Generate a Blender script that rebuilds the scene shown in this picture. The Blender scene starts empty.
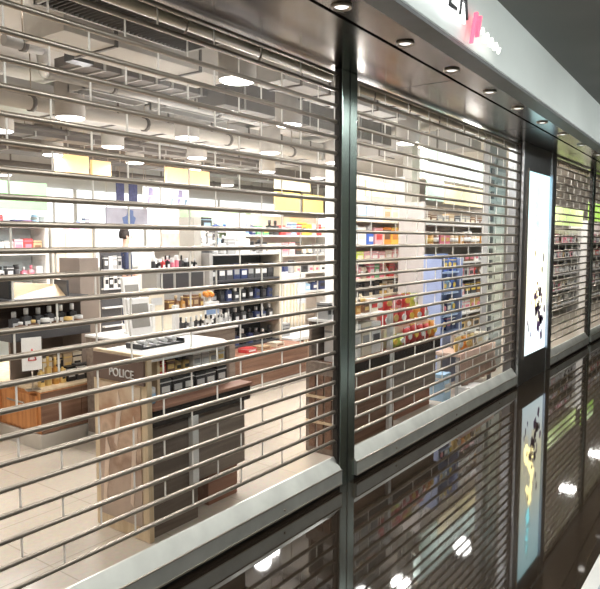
import bpy, math, random
from mathutils import Vector, Matrix, Euler
R = random.Random(11)
SC = bpy.context.scene
COL = SC.collection
PI = math.pi

# ------------------------------------------------------------------ materials
MATS = {}
def mat(name, c, rough=.5, metal=0., emit=0., var=.06, scale=9., bump=0., spec=.5, coat=0., ecol=None, stretch=None):
    """A procedural material: noise varies the base colour a little and, where asked, the relief."""
    if name in MATS: return MATS[name]
    m = bpy.data.materials.new(name); m.use_nodes = True
    nt = m.node_tree; nd = nt.nodes; b = nd['Principled BSDF']
    tc = nd.new('ShaderNodeTexCoord'); nz = nd.new('ShaderNodeTexNoise')
    nz.inputs['Scale'].default_value = scale; nz.inputs['Detail'].default_value = 3
    if stretch:
        mp = nd.new('ShaderNodeMapping'); mp.inputs['Scale'].default_value = stretch
        nt.links.new(tc.outputs['Object'], mp.inputs['Vector']); nt.links.new(mp.outputs['Vector'], nz.inputs['Vector'])
    else:
        nt.links.new(tc.outputs['Object'], nz.inputs['Vector'])
    rp = nd.new('ShaderNodeValToRGB')
    lo = [max(0, x*(1-var)) for x in c]; hi = [min(1, x*(1+var)) for x in c]
    rp.color_ramp.elements[0].position = .3; rp.color_ramp.elements[1].position = .7
    rp.color_ramp.elements[0].color = (*lo, 1); rp.color_ramp.elements[1].color = (*hi, 1)
    nt.links.new(nz.outputs['Fac'], rp.inputs['Fac']); nt.links.new(rp.outputs['Color'], b.inputs['Base Color'])
    b.inputs['Roughness'].default_value = rough; b.inputs['Metallic'].default_value = metal
    b.inputs['Specular IOR Level'].default_value = spec
    if coat: b.inputs['Coat Weight'].default_value = coat
    if emit:
        b.inputs['Emission Color'].default_value = (*(ecol or c), 1); b.inputs['Emission Strength'].default_value = emit
    if bump:
        bp = nd.new('ShaderNodeBump'); bp.inputs['Strength'].default_value = bump
        nt.links.new(nz.outputs['Fac'], bp.inputs['Height']); nt.links.new(bp.outputs['Normal'], b.inputs['Normal'])
    MATS[name] = m
    return m

def mat_glass(name, tint=(.96, .97, .96), refl=.5, base=.03):
    m = bpy.data.materials.new(name); m.use_nodes = True
    nt = m.node_tree; nd = nt.nodes; nd.remove(nd['Principled BSDF'])
    out = nd['Material Output']; tr = nd.new('ShaderNodeBsdfTransparent'); gl = nd.new('ShaderNodeBsdfGlossy')
    mx = nd.new('ShaderNodeMixShader'); lw = nd.new('ShaderNodeFresnel'); ma = nd.new('ShaderNodeMath')
    lw.inputs['IOR'].default_value = 1.45; ma.operation = 'MULTIPLY_ADD'
    ma.inputs[1].default_value = refl; ma.inputs[2].default_value = base
    tr.inputs['Color'].default_value = (*tint, 1); gl.inputs['Roughness'].default_value = .35
    nt.links.new(lw.outputs[0], ma.inputs[0]); nt.links.new(ma.outputs[0], mx.inputs[0])
    nt.links.new(tr.outputs[0], mx.inputs[1]); nt.links.new(gl.outputs[0], mx.inputs[2]); nt.links.new(mx.outputs[0], out.inputs['Surface'])
    MATS[name] = m
    return m

def mat_tiles(name, c, joint, w, h, gap, rough, spec=.5, var=.03, ior=1.5, bump=True, offset=0.):
    m = bpy.data.materials.new(name); m.use_nodes = True
    nt = m.node_tree; nd = nt.nodes; b = nd['Principled BSDF']
    tc = nd.new('ShaderNodeTexCoord'); br = nd.new('ShaderNodeTexBrick'); mp = nd.new('ShaderNodeMapping')
    nt.links.new(tc.outputs['Object'], mp.inputs['Vector']); nt.links.new(mp.outputs['Vector'], br.inputs['Vector'])
    br.offset = offset; br.squash = 1
    br.inputs['Scale'].default_value = 1; br.inputs['Brick Width'].default_value = w; br.inputs['Row Height'].default_value = h
    br.inputs['Mortar Size'].default_value = gap; br.inputs['Mortar Smooth'].default_value = .1
    br.inputs['Color1'].default_value = (*[x*(1-var) for x in c], 1); br.inputs['Color2'].default_value = (*[min(1, x*(1+var)) for x in c], 1)
    br.inputs['Mortar'].default_value = (*joint, 1)
    nz = nd.new('ShaderNodeTexNoise'); nz.inputs['Scale'].default_value = 40; nz.inputs['Detail'].default_value = 4
    nt.links.new(tc.outputs['Object'], nz.inputs['Vector'])
    mx = nd.new('ShaderNodeMix'); mx.data_type = 'RGBA'; mx.blend_type = 'MULTIPLY'; mx.inputs['Factor'].default_value = .25
    nt.links.new(br.outputs['Color'], mx.inputs['A']); nt.links.new(nz.outputs['Color'], mx.inputs['B'])
    nt.links.new(mx.outputs['Result'], b.inputs['Base Color'])
    b.inputs['Roughness'].default_value = rough; b.inputs['Specular IOR Level'].default_value = spec; b.inputs['IOR'].default_value = ior
    MATS[name] = m
    return m

def mat_wood(name, c1, c2, axis='Z', rough=.6, scale=3.):
    m = bpy.data.materials.new(name); m.use_nodes = True
    nt = m.node_tree; nd = nt.nodes; b = nd['Principled BSDF']
    tc = nd.new('ShaderNodeTexCoord'); mp = nd.new('ShaderNodeMapping'); nz = nd.new('ShaderNodeTexNoise')
    mp.inputs['Scale'].default_value = {'X': (.5, 9, 9), 'Y': (9, .5, 9), 'Z': (9, 9, .5)}[axis]
    nz.inputs['Scale'].default_value = scale; nz.inputs['Detail'].default_value = 6; nz.inputs['Distortion'].default_value = .6
    rp = nd.new('ShaderNodeValToRGB'); rp.color_ramp.elements[0].position = .35; rp.color_ramp.elements[1].position = .65
    rp.color_ramp.elements[0].color = (*c1, 1); rp.color_ramp.elements[1].color = (*c2, 1)
    for a, o in ((tc.outputs['Object'], mp.inputs['Vector']), (mp.outputs['Vector'], nz.inputs['Vector']),
                 (nz.outputs['Fac'], rp.inputs['Fac']), (rp.outputs['Color'], b.inputs['Base Color'])): nt.links.new(a, o)
    b.inputs['Roughness'].default_value = rough; b.inputs['Specular IOR Level'].default_value = .22
    MATS[name] = m
    return m

def mat_poster(name, stops, axis, length, rough=.3, emit=0., noise=.35, nscale=5.):
    """A printed picture: colour bands along one axis of the object, broken up by noise."""
    m = bpy.data.materials.new(name); m.use_nodes = True
    nt = m.node_tree; nd = nt.nodes; b = nd['Principled BSDF']
    tc = nd.new('ShaderNodeTexCoord'); sp = nd.new('ShaderNodeSeparateXYZ'); nz = nd.new('ShaderNodeTexNoise')
    nz.inputs['Scale'].default_value = nscale; nz.inputs['Detail'].default_value = 3
    ma = nd.new('ShaderNodeMath'); ma.operation = 'MULTIPLY_ADD'; ma.inputs[1].default_value = 1/length
    m2 = nd.new('ShaderNodeMath'); m2.operation = 'MULTIPLY_ADD'; m2.inputs[1].default_value = noise; m2.inputs[2].default_value = -noise/2
    rp = nd.new('ShaderNodeValToRGB')
    while len(rp.color_ramp.elements) < len(stops): rp.color_ramp.elements.new(.5)
    for e, (p, c) in zip(rp.color_ramp.elements, stops): e.position = p; e.color = (*c, 1)
    nt.links.new(tc.outputs['Object'], sp.inputs[0]); nt.links.new(tc.outputs['Object'], nz.inputs['Vector'])
    nt.links.new(sp.outputs['XYZ'.index(axis)], ma.inputs[0]); nt.links.new(nz.outputs['Fac'], m2.inputs[0])
    nt.links.new(m2.outputs[0], ma.inputs[2]); nt.links.new(ma.outputs[0], rp.inputs['Fac'])
    nt.links.new(rp.outputs['Color'], b.inputs['Base Color'])
    b.inputs['Roughness'].default_value = rough
    if emit:
        nt.links.new(rp.outputs['Color'], b.inputs['Emission Color']); b.inputs['Emission Strength'].default_value = emit
    MATS[name] = m
    return m

# ------------------------------------------------------------------ mesh builder
class MB:
    def __init__(s): s.v = []; s.f = []; s.s = []; s.m = []; s.cur = 0
    def use(s, i): s.cur = i; return s
    def face(s, idx, smooth=False): s.f.append(tuple(idx)); s.s.append(smooth); s.m.append(s.cur)
    def box(s, a, b):
        (x0, y0, z0), (x1, y1, z1) = a, b
        n = len(s.v)
        s.v += [(x0,y0,z0),(x1,y0,z0),(x1,y1,z0),(x0,y1,z0),(x0,y0,z1),(x1,y0,z1),(x1,y1,z1),(x0,y1,z1)]
        for q in ((0,3,2,1),(4,5,6,7),(0,1,5,4),(1,2,6,5),(2,3,7,6),(3,0,4,7)): s.face([n+i for i in q])
        return s
    def hexa(s, p):          # eight corners, bottom loop then top loop (counter-clockwise seen from above)
        n = len(s.v); s.v += [tuple(q) for q in p]
        for q in ((0,3,2,1),(4,5,6,7),(0,1,5,4),(1,2,6,5),(2,3,7,6),(3,0,4,7)): s.face([n+i for i in q])
        return s
    def tube(s, p0, p1, r0, r1=None, n=12, caps=True):
        r1 = r0 if r1 is None else r1
        p0 = Vector(p0); p1 = Vector(p1); d = (p1-p0).normalized()
        u = d.orthogonal().normalized(); w = d.cross(u); b = len(s.v)
        for p, r in ((p0, r0), (p1, r1)):
            for k in range(n):
                a = 2*PI*k/n; s.v.append(tuple(p+(u*math.cos(a)+w*math.sin(a))*r))
        for k in range(n): s.face((b+k, b+(k+1) % n, b+n+(k+1) % n, b+n+k), True)
        if caps: s.face([b+k for k in range(n)][::-1]); s.face([b+n+k for k in range(n)])
        return s
    def path(s, pts, r, n=8):
        for a, b in zip(pts, pts[1:]): s.tube(a, b, r, r, n)
        return s
    def lathe(s, prof, c=(0,0,0), n=14):
        b = len(s.v)
        for r, z in prof:
            for k in range(n):
                a = 2*PI*k/n; s.v.append((c[0]+r*math.cos(a), c[1]+r*math.sin(a), c[2]+z))
        for i in range(len(prof)-1):
            for k in range(n):
                s.face((b+i*n+k, b+i*n+(k+1) % n, b+(i+1)*n+(k+1) % n, b+(i+1)*n+k), True)
        s.face([b+k for k in range(n)][::-1]); e = b+(len(prof)-1)*n; s.face([e+k for k in range(n)])
        return s
    def prism(s, poly, axis, a, b):   # polygon in the plane across the axis, drawn from a to b along it
        n = len(poly); k0 = len(s.v)
        def P(q, t):
            return {'X': (t, q[0], q[1]), 'Y': (q[0], t, q[1]), 'Z': (q[0], q[1], t)}[axis]
        s.v += [P(q, a) for q in poly]+[P(q, b) for q in poly]
        s.face([k0+i for i in range(n)][::-1]); s.face([k0+n+i for i in range(n)])
        for i in range(n): s.face((k0+i, k0+(i+1) % n, k0+n+(i+1) % n, k0+n+i))
        return s
    def mesh(s, name, mats):
        me = bpy.data.meshes.new(name); me.from_pydata(s.v, [], s.f)
        for m in (mats if isinstance(mats, (list, tuple)) else [mats]): me.materials.append(m)
        me.polygons.foreach_set('use_smooth', s.s); me.polygons.foreach_set('material_index', s.m)
        me.update(); me.validate()
        import bmesh
        bm = bmesh.new(); bm.from_mesh(me); bmesh.ops.recalc_face_normals(bm, faces=bm.faces); bm.to_mesh(me); bm.free()
        return me
    def build(s, name, mats, parent=None, loc=(0,0,0), bevel=0., seg=2):
        o = bpy.data.objects.new(name, s.mesh(name, mats)); COL.objects.link(o); o.location = loc
        if parent is not None: o.parent = parent
        if bevel:
            b = o.modifiers.new('edge', 'BEVEL'); b.width = bevel; b.segments = seg; b.limit_method = 'ANGLE'
        return o

ORDN = ('first','second','third','fourth','fifth','sixth')
SEEN = set()
def tag(o, label, cat, group=None, kind=None):
    assert group or label not in SEEN, label
    n = len(label.split()); assert 4 <= n <= 16, (n, label)
    SEEN.add(label); o['label'] = label; o['category'] = cat
    if group: o['group'] = group
    if kind: o['kind'] = kind
    return o
def thing(name, label, cat, loc=(0,0,0), rz=0., group=None):
    o = bpy.data.objects.new(name, None); COL.objects.link(o); o.location = loc; o.rotation_euler = (0, 0, rz)
    o.empty_display_size = .1
    return tag(o, label, cat, group)
def struct(o, label=None):
    o['kind'] = 'structure'
    if label: o['label'] = label
    return o
def box(a, b, name, m, parent=None, bevel=0., loc=(0,0,0)): return MB().box(a, b).build(name, m, parent, loc, bevel)
def copy_tree(o, parent=None):
    c = o.copy(); COL.objects.link(c)
    if parent is not None: c.parent = parent
    for ch in list(o.children): copy_tree(ch, c)
    return c
def text(body, size, depth, name, m, parent, loc, rot, align='CENTER', bevel=0., shear=0., offset=0., sx=1.):
    cu = bpy.data.curves.new(name, 'FONT'); cu.body = body; cu.size = size; cu.extrude = depth; cu.align_x = align
    cu.shear = shear; cu.offset = offset
    t = bpy.data.objects.new(name, cu); COL.objects.link(t)
    bpy.context.view_layer.update()
    me = bpy.data.meshes.new_from_object(t.evaluated_get(bpy.context.evaluated_depsgraph_get()))
    bpy.data.objects.remove(t); me.materials.clear(); me.materials.append(m)
    if sx != 1:
        for v in me.vertices: v.co.x *= sx
    o = bpy.data.objects.new(name, me); COL.objects.link(o); o.parent = parent; o.location = loc; o.rotation_euler = rot
    return o
def lamp(name, kind, loc, power, size=.3, col=(1,1,1), rot=(0,0,0), spot=2.4, parent=None, shape='DISK', sy=None):
    l = bpy.data.lights.new(name, kind); l.energy = power; l.color = col
    if kind == 'AREA':
        l.shape = shape; l.size = size
        if sy: l.size_y = sy
    elif kind == 'SPOT': l.spot_size = spot; l.spot_blend = .8; l.shadow_soft_size = size
    else: l.shadow_soft_size = size
    o = bpy.data.objects.new(name, l); COL.objects.link(o); o.location = loc; o.rotation_euler = rot
    if parent is not None: o.parent = parent
    return o

# palette of goods and fittings
C = dict(white=(.82,.81,.79), cream=(.78,.70,.56), black=(.018,.018,.02), charcoal=(.06,.06,.065), grey=(.36,.36,.36), silver=(.6,.6,.6),
         red=(.62,.06,.06), pink=(.80,.42,.45), rose=(.75,.22,.30), orange=(.85,.32,.05), yellow=(.90,.62,.10), lime=(.62,.72,.12), green=(.15,.42,.20),
         blue=(.06,.14,.50), navy=(.03,.045,.13), sky=(.38,.58,.78), purple=(.25,.12,.40), brown=(.20,.10,.055), tan=(.55,.40,.24), gold=(.72,.50,.18), amber=(.55,.27,.06))
def pm(c, gl=.35):
    return mat('paint_'+c, C[c], gl, .0, var=.05, scale=14)
M_STEEL = mat('brushed_steel', (.47,.41,.345), .38, .85, var=.05, scale=4, stretch=(2, 60, 60))
M_RAIL = mat('galvanised_rail', (.70,.71,.66), .45, .65, var=.10, scale=6)
def mat_translucent(name, c):
    m = bpy.data.materials.new(name); m.use_nodes = True
    nt = m.node_tree; nd = nt.nodes; b = nd['Principled BSDF']; out = nd['Material Output']
    nz = nd.new('ShaderNodeTexNoise'); nz.inputs['Scale'].default_value = 30
    rp = nd.new('ShaderNodeValToRGB'); rp.color_ramp.elements[0].color = (*[x*.94 for x in c], 1); rp.color_ramp.elements[1].color = (*c, 1)
    tl = nd.new('ShaderNodeBsdfTranslucent'); mx = nd.new('ShaderNodeMixShader'); mx.inputs[0].default_value = .55
    nt.links.new(nz.outputs['Fac'], rp.inputs['Fac']); nt.links.new(rp.outputs['Color'], b.inputs['Base Color']); nt.links.new(rp.outputs['Color'], tl.inputs['Color'])
    nt.links.new(b.outputs[0], mx.inputs[1]); nt.links.new(tl.outputs[0], mx.inputs[2]); nt.links.new(mx.outputs[0], out.inputs['Surface'])
    b.inputs['Roughness'].default_value = .3; MATS[name] = m
    return m
M_LINK = mat_translucent('pale_link', (.92,.90,.86))
M_PANE = mat_glass('clear_pane', (.985,.985,.98), .05, .0)
M_PILLAR = mat('dark_mirror_steel', (.42,.51,.47), .24, 1., var=.05, scale=2)
M_GUIDE = mat('dark_guide', (.05,.045,.04), .5, .3)
M_SOFFIT = mat('soffit_steel', (.20,.172,.152), .20, 1., var=.05, scale=3, stretch=(6, 1, 1))
M_LIP = mat('dark_grey_lip', (.13,.135,.135), .5, .2)
M_FASCIA = mat('fascia_panel', (.70,.74,.72), .42, .0, var=.03, scale=2)
M_BLACK = mat('black_gap', (.008,.008,.008), .7)
M_CEIL_C = mat('corridor_ceiling', (.20,.20,.19), .8, var=.08, scale=1.2)
M_FLOOR_C = mat_tiles('dark_granite', (.036,.026,.018), (.05,.043,.036), 1.62, 1.45, .004, .035, .5, .15, 1.8)
M_FLOOR_S = mat_tiles('cream_tile', (.66,.575,.475), (.50,.43,.35), .6, .6, .004, .22, .4, .02, 1.45)
M_WALL = mat('shop_wall', (.62,.60,.57), .8, var=.03, scale=2)
M_CEIL = mat('shop_ceiling', (.76,.745,.73), .85, var=.05, scale=1.5)
M_DUCT = mat('grey_duct', (.46,.45,.44), .55, .1, var=.08, scale=4)
M_DUCTD = mat('dark_duct', (.16,.145,.135), .6, .1, var=.1, scale=5)
M_DUCTB = mat('beige_duct', (.58,.55,.51), .7, var=.06, scale=3)
M_GREYW = mat('grey_column', (.40,.39,.375), .7, var=.06, scale=5)
M_WHITE = pm('white'); M_CREAM = pm('cream')
M_ORANGEW = mat_wood('orange_wood', (.42,.17,.06), (.60,.27,.10), 'Z')
M_BROWN = mat_wood('brown_wood', (.16,.085,.055), (.26,.15,.10), 'X')
M_DARKB = mat_wood('dark_wood', (.045,.032,.026), (.085,.06,.048), 'X', .65)
M_BAND = mat('dark_band', (.028,.021,.017), .75, spec=.15)
M_TAUPE = mat_wood('taupe_wood', (.20,.155,.125), (.28,.225,.185), 'X')
M_REDB = mat_wood('red_brown_wood', (.26,.12,.075), (.36,.19,.13), 'X')
M_PALEW = mat_wood('pale_wood', (.66,.50,.32), (.78,.64,.45), 'Z')
M_PLINTH = mat('grey_plinth', (.55,.52,.47), .45, .3, var=.05)
M_GLOW = mat('lit_diffuser', (1,.97,.92), .5, emit=9., ecol=(1,.97,.92))
M_SHADE = mat('drum_shade', (.46,.43,.40), .7, var=.04)

# ------------------------------------------------------------------ camera
yaw, pit, rol = math.radians(36.03), math.radians(4.838), math.radians(.084)
F = Vector((math.cos(yaw)*math.cos(pit), math.sin(yaw)*math.cos(pit), -math.sin(pit)))
RT = Vector((math.sin(yaw), -math.cos(yaw), 0)); UP = RT.cross(F)
RT, UP = RT*math.cos(rol)+UP*math.sin(rol), UP*math.cos(rol)-RT*math.sin(rol)
cam = bpy.data.objects.new('camera', bpy.data.cameras.new('camera')); COL.objects.link(cam)
mw = Matrix((RT, UP, -F)).transposed().to_4x4(); mw.translation = Vector((0, -2.288, 1.66)); cam.matrix_world = mw
cam.data.sensor_width = 36; cam.data.lens = 642.26*36/600; cam.data.clip_start = .05; cam.data.clip_end = 200
SC.camera = cam

# ------------------------------------------------------------------ the setting
ZS = 2.75                                      # height of the soffit over the shutters
def ys(x): return -.54+.030*(x-2.7)            # slot in the soffit
def yf(x): return -.85+.037*(x-2.76)           # foot of the sign band
XA, XB = -2.2, 24.
struct(box((XA,-5,-.1), (XB,0,0), 'floor', M_FLOOR_C), 'dark polished corridor floor reflecting the shutters')
struct(box((XA,0,-.1), (XB,12.4,0), 'floor', M_FLOOR_S), 'cream tiled shop floor behind the shutters')
struct(box((XA,.12,3.5), (XB,12.4,3.6), 'ceiling', M_CEIL), 'pale open shop ceiling')
mb = MB(); mb.hexa([(XA,-5,3.2),(XB,-5,3.2),(XB,yf(XB)+.02,3.2),(XA,yf(XA)+.02,3.2),(XA,-5,3.3),(XB,-5,3.3),(XB,yf(XB)+.02,3.3),(XA,yf(XA)+.02,3.3)])
struct(mb.build('ceiling', M_CEIL_C), 'dark grey corridor ceiling')
# soffit: two strips either side of the slot, then the darker lip under the sign band
def strip(y0, y1, z0, z1, name, m, label, xa=XA, xb=XB, bevel=0):
    mb = MB(); mb.hexa([(xa,y0(xa),z0),(xb,y0(xb),z0),(xb,y1(xb),z0),(xa,y1(xa),z0),(xa,y0(xa),z1),(xb,y0(xb),z1),(xb,y1(xb),z1),(xa,y1(xa),z1)])
    return struct(mb.build(name, m, bevel=bevel), label)
sof = strip(lambda x: ys(x)+.012, lambda x: .10, ZS, ZS+.03, 'trim_1', M_SOFFIT, 'dark steel soffit panels over the shutters')
for x in (2.05, 4.25, 6.45, 8.65, 10.85):
    MB().hexa([(x,ys(x)+.014,ZS-.001),(x+.005,ys(x)+.014,ZS-.001),(x+.005,.0,ZS-.001),(x,.0,ZS-.001),(x,ys(x)+.014,ZS+.001),(x+.005,ys(x)+.014,ZS+.001),(x+.005,.0,ZS+.001),(x,.0,ZS+.001)]).build('seam', M_BLACK, sof)
strip(lambda x: yf(x)+.12, lambda x: ys(x)-.012, ZS, ZS+.03, 'trim_2', M_SOFFIT, 'outer strip of the steel soffit holding the downlights')
strip(lambda x: ys(x)-.013, lambda x: ys(x)+.013, ZS+.02, ZS+.05, 'trim_3', M_BLACK, 'black slot running along the soffit')
strip(lambda x: yf(x), lambda x: yf(x)+.12, ZS, ZS+.03, 'trim_4', M_LIP, 'dark grey lip under the sign band')
strip(lambda x: yf(x), lambda x: yf(x)+.04, ZS+.02, 3.2, 'wall_front', M_FASCIA, 'pale grey sign band above the shutters')
strip(lambda x: .08, lambda x: .12, ZS+.02, 3.6, 'wall_upper', M_WALL, 'wall above the shutters')
struct(box((XA,12.4,-.1), (XB,12.5,3.6), 'wall_back', M_WALL)); struct(box((XA-.1,-5,-.1), (XA,12.5,3.6), 'wall_left', M_WALL)); struct(box((XB,-5,-.1), (XB+.1,12.5,3.6), 'wall_right', M_WALL))
struct(box((XA,-5.1,-.1), (XB,-5,3.3), 'wall_corridor', mat('corridor_wall', (.42,.41,.38), .5)), 'far side wall of the corridor')
# white kerb at the edge of the corridor walkway
k = struct(box((2.7,-2.1,0), (11,-1.665,.07), 'trim_5', mat('white_kerb', (.80,.80,.77), .4), bevel=.02), 'white kerb along the far edge of the walkway')
box((2.75,-2.05,.07), (10.95,-1.74,.085), 'inset', mat('kerb_inset', (.42,.45,.50), .4), k)

# ------------------------------------------------------------------ posts between the shutters
def post(x0, x1, n, label, front=-.035, m=M_PILLAR):
    p = struct(box((x0,front,0), (x1,.012,ZS), 'trim_%d' % n, m, bevel=.004), label)
    xm = (x0+x1)/2
    box((xm-.003,front-.002,0), (xm+.003,front+.01,ZS), 'seam', M_BLACK, p)
    return p
post(3.558, 3.742, 6, 'mirror steel post between the two large shutters')
post(10.88, 11.04, 7, 'narrow steel post between the two far shutters')
post(-.45, -.27, 8, 'steel post at the near end of the shutters')
post(14.0, 14.16, 9, 'steel post at the far end of the shutters')

# ------------------------------------------------------------------ rolling grilles
Z0 = .318
ZB = [Z0+.1*k for k in range(25)]              # heights of the bars, .318 ... 2.718
def grille(x0, x1, col0, parity, label):
    g = thing('roller_grille', label, 'shutter', ((x0+x1)/2, 0, 0))
    ox = (x0+x1)/2; w = (x1-x0)/2
    bar = MB().tube((-w+.02,0,0), (w-.02,0,0), .0122, n=14).mesh('bar', M_STEEL)
    for z in ZB:
        o = bpy.data.objects.new('bar', bar); COL.objects.link(o); o.parent = g; o.location = (0, 0, z)
    P = .184; links = []
    for i, z in enumerate(ZB[:-1]+[ZB[-1]-.0]):
        if i == 24: break
        xs = []; k = math.ceil((x0+.03-col0)/P)
        while col0+k*P < x1-.03:
            if (k+i+parity) % 2 == 0: xs.append(col0+k*P)
            k += 1
        links += [(x, z) for x in xs]
        pm_ = MB(); ed = [x0+.02]+xs+[x1-.02]
        for a, b in zip(ed, ed[1:]): pm_.box((a+.004-ox,-.002,.009), (b-.004-ox,.002,.091))
        pm_.build('pane_row', M_PANE, g, (0, 0, z))
    lk = MB().box((-.0035,-.0025,.006), (.0035,.0025,.094)).mesh('link', M_LINK)
    links.sort(key=lambda q: (q[0]**2+2.3**2))
    shown = [q for q in links if q[0] > .95]+[q for q in links if q[0] <= .95]
    for x, z in shown[:100]:
        o = bpy.data.objects.new('link', lk); COL.objects.link(o); o.parent = g; o.location = (x-ox, 0, z)
    rest = MB()
    for x, z in shown[100:]: rest.box((x-ox-.0035,-.0025,z+.006), (x-ox+.0035,.0025,z+.094))
    if rest.v:
        o = rest.build('links', M_LINK, g); o['kind'] = 'stuff'
    # bottom rail: an upright front with a sloping shoulder
    r = MB().prism([(-.055,.030),(-.055,.122),(-.050,.127),(.010,.205),(.020,.205),(.020,.030)], 'X', -w+.005, w-.005).build('bottom_rail', M_RAIL, g)
    MB().box((-w+.005,-.059,.030), (w-.005,-.054,.038)).build('lower_lip', M_STEEL, r)
    MB().tube((-w+.005,-.053,.125), (w-.005,-.053,.125), .005, n=8).build('shoulder_bead', M_STEEL, r)
    MB().box((-w+.004,-.035,0), (w-.004,.018,.030)).build('threshold', M_BLACK, r)
    for i in range(3):
        xx = -w+2*w*(i+.5)/3; MB().tube((xx,-.060,.07), (xx,-.054,.07), .008, n=10).build('lock_screw', M_STEEL, r)
    for s in (-1, 1):
        MB().prism([(-.022,.0),(-.022,ZS),(-.012,ZS),(-.012,.0)], 'X', s*w-.016*(s > 0), s*w+.016*(s < 0)).box((s*w-.008*(s > 0),-.03,0), (s*w+.008*(s < 0),.02,ZS)).build('side_guide', M_GUIDE, g)
    MB().tube((-w+.02,.05,2.70), (w-.02,.05,2.70), .026, n=16).build('roller_tube', M_CREAM, g)
    for i in range(int(2*w/.55)):
        xx = -w+.3+i*.55
        MB().path([(xx,.05,2.73),(xx+.02,.01,2.70),(xx,.0,2.66),(xx-.02,.0,2.63)], .005, 6).build('hanger', M_STEEL, g)
    return g
grille(-.27, 3.558, 1.310, 1, 'large see-through roller shutter nearest the viewer, in front of the white-lettered stand')
grille(3.742, 7.28, 4.005, 0, 'see-through roller shutter between the mirror post and the light box')
grille(8.62, 10.88, 8.70, 0, 'shorter see-through roller shutter just past the light box')
grille(11.04, 14.0, 11.10, 0, 'farthest see-through roller shutter, past the narrow steel post')
# ------------------------------------------------------------------ light box with an advertisement
lb = thing('light_box', 'tall glowing advertising light box in a dark frame between two shutters', 'light box', (7.95, 0, 0))
x0, x1, b0, b1 = -.67, .67, .31, 2.45
fr = MB()
fr.box((x0,-.06,0), (-.52,.12,ZS)).box((.46,-.06,0), (x1,.12,ZS)).box((-.52,-.05,0), (.46,.12,b0)).box((-.52,-.05,b1), (.46,.12,ZS))
fr.build('frame', mat('dark_frame_steel', (.36,.37,.38), .3, 1.), lb, bevel=.004)
box((-.545,-.075,b0-.02), (-.515,-.04,b1+.02), 'edge_strip', M_STEEL, lb); box((.43,-.075,b0-.02), (.475,-.04,b1+.02), 'edge_strip', mat('blue_grey_edge', (.45,.50,.60), .3, .8), lb)
pn = box((-.515,-.045,b0), (.43,-.02,b1), 'lit_panel', mat_poster('lit_advert', [(0,(.70,.93,1)),(.22,(.88,.98,.97)),(.36,(1,.95,.66)),(.55,(.95,.98,.80)),(.70,(.70,.95,.97)),(.95,(.52,.88,.93)),(1,(.85,1,.7))], 'Z', 2.75, .25, .85, .10, 2.2), lb)
M_AQ = mat('aqua_print', (.55,.86,.88), .4, emit=.62); M_PUR = mat('purple_print', (.22,.12,.30), .4); M_YEL = mat('yellow_print', (.95,.91,.70), .4, emit=.75)
M_DKP = mat('plum_print', (.10,.05,.12), .4)
def blob(mb, x, z, r, squash=1., y=-.0465):
    n = 9; pts = []
    for k in range(n):
        a = 2*PI*k/n; q = r*(1+.35*R.uniform(-1, 1)); pts.append((x+q*math.cos(a), z+q*squash*math.sin(a)))
    mb.prism(pts, 'Y', y, y+.002)
mb = MB()
for i in range(9): blob(mb, -.05+R.uniform(-.05,.05), 2.2-i*.11, .075, 1.3)
mb.use(1)
for i in range(16): blob(mb, -.10+R.uniform(-.2,.2), .75+R.uniform(0,.75), .10, 1.5, -.047)
mb.use(2)
for i in range(20): blob(mb, .10+R.gauss(0,.09), .85+R.gauss(0,.14), R.uniform(.02,.05), 1.3, -.0485)
for i in range(10): blob(mb, R.uniform(-.35,.25), R.uniform(.5,1.5), R.uniform(.012,.028), 2.0, -.0485)
mb.use(3)
for i in range(9): blob(mb, .09+R.gauss(0,.06), .82+R.gauss(0,.10), R.uniform(.015,.03), 1.2, -.0495)
for x_, z_ in ((.25,1.45),(.2,1.3),(-.1,1.5),(-.28,.62),(.3,.7)): blob(mb, x_, z_, .02, 2.5, -.0495)
mb.build('printed_pattern', [M_AQ, M_YEL, M_PUR, M_DKP], pn)

# ------------------------------------------------------------------ backlit sign on the band
ang = math.atan(.037)
sg = thing('shop_sign', 'backlit dark capital letters with a pink mark and white script on the pale band', 'sign', (3.3, yf(3.3), 2.92), ang)
M_LET = mat('letter_face', (.05,.05,.055), .4); M_HALO = mat('letter_backlight', (1,1,1), .5, emit=2.6); M_PINK = mat('pink_neon', (1,.12,.20), .4, emit=1.0); M_SCR = mat('white_neon', (1,.97,.90), .4, emit=2.)
for ch, x in zip('PLAZA', (2.70, 2.87, 3.07, 3.31, 3.475)):
    lx = x-3.3
    t = text(ch, .40, .006, 'letter', M_LET, sg, (lx, -.045, -.045), (PI/2, 0, 0), 'CENTER', offset=-.008, sx=.50)
    text(ch, .40, .006, 'backlight', M_HALO, t, (0, 0, -.020), (0, 0, 0), 'CENTER', offset=.006, sx=.50)
mk = MB(); mk.prism([(.31,-.14),(.325,-.14),(.41,.05),(.385,.05)], 'Y', -.05, -.03).prism([(.385,.03),(.40,.03),(.425,-.08),(.41,-.08)], 'Y', -.05, -.03).prism([(.41,-.08),(.425,-.08),(.475,.05),(.46,.05)], 'Y', -.05, -.03)
mk.build('pink_mark', M_PINK, sg)
sc = MB(); pts = []
for i in range(60):
    t = i/59; pts.append((.48+.36*t, -.045, -.045-.015*t+.035*math.sin(t*26)*(1-.4*t)))
sc.path(pts, .007, 6); sc.build('script', M_SCR, sg)

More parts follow.
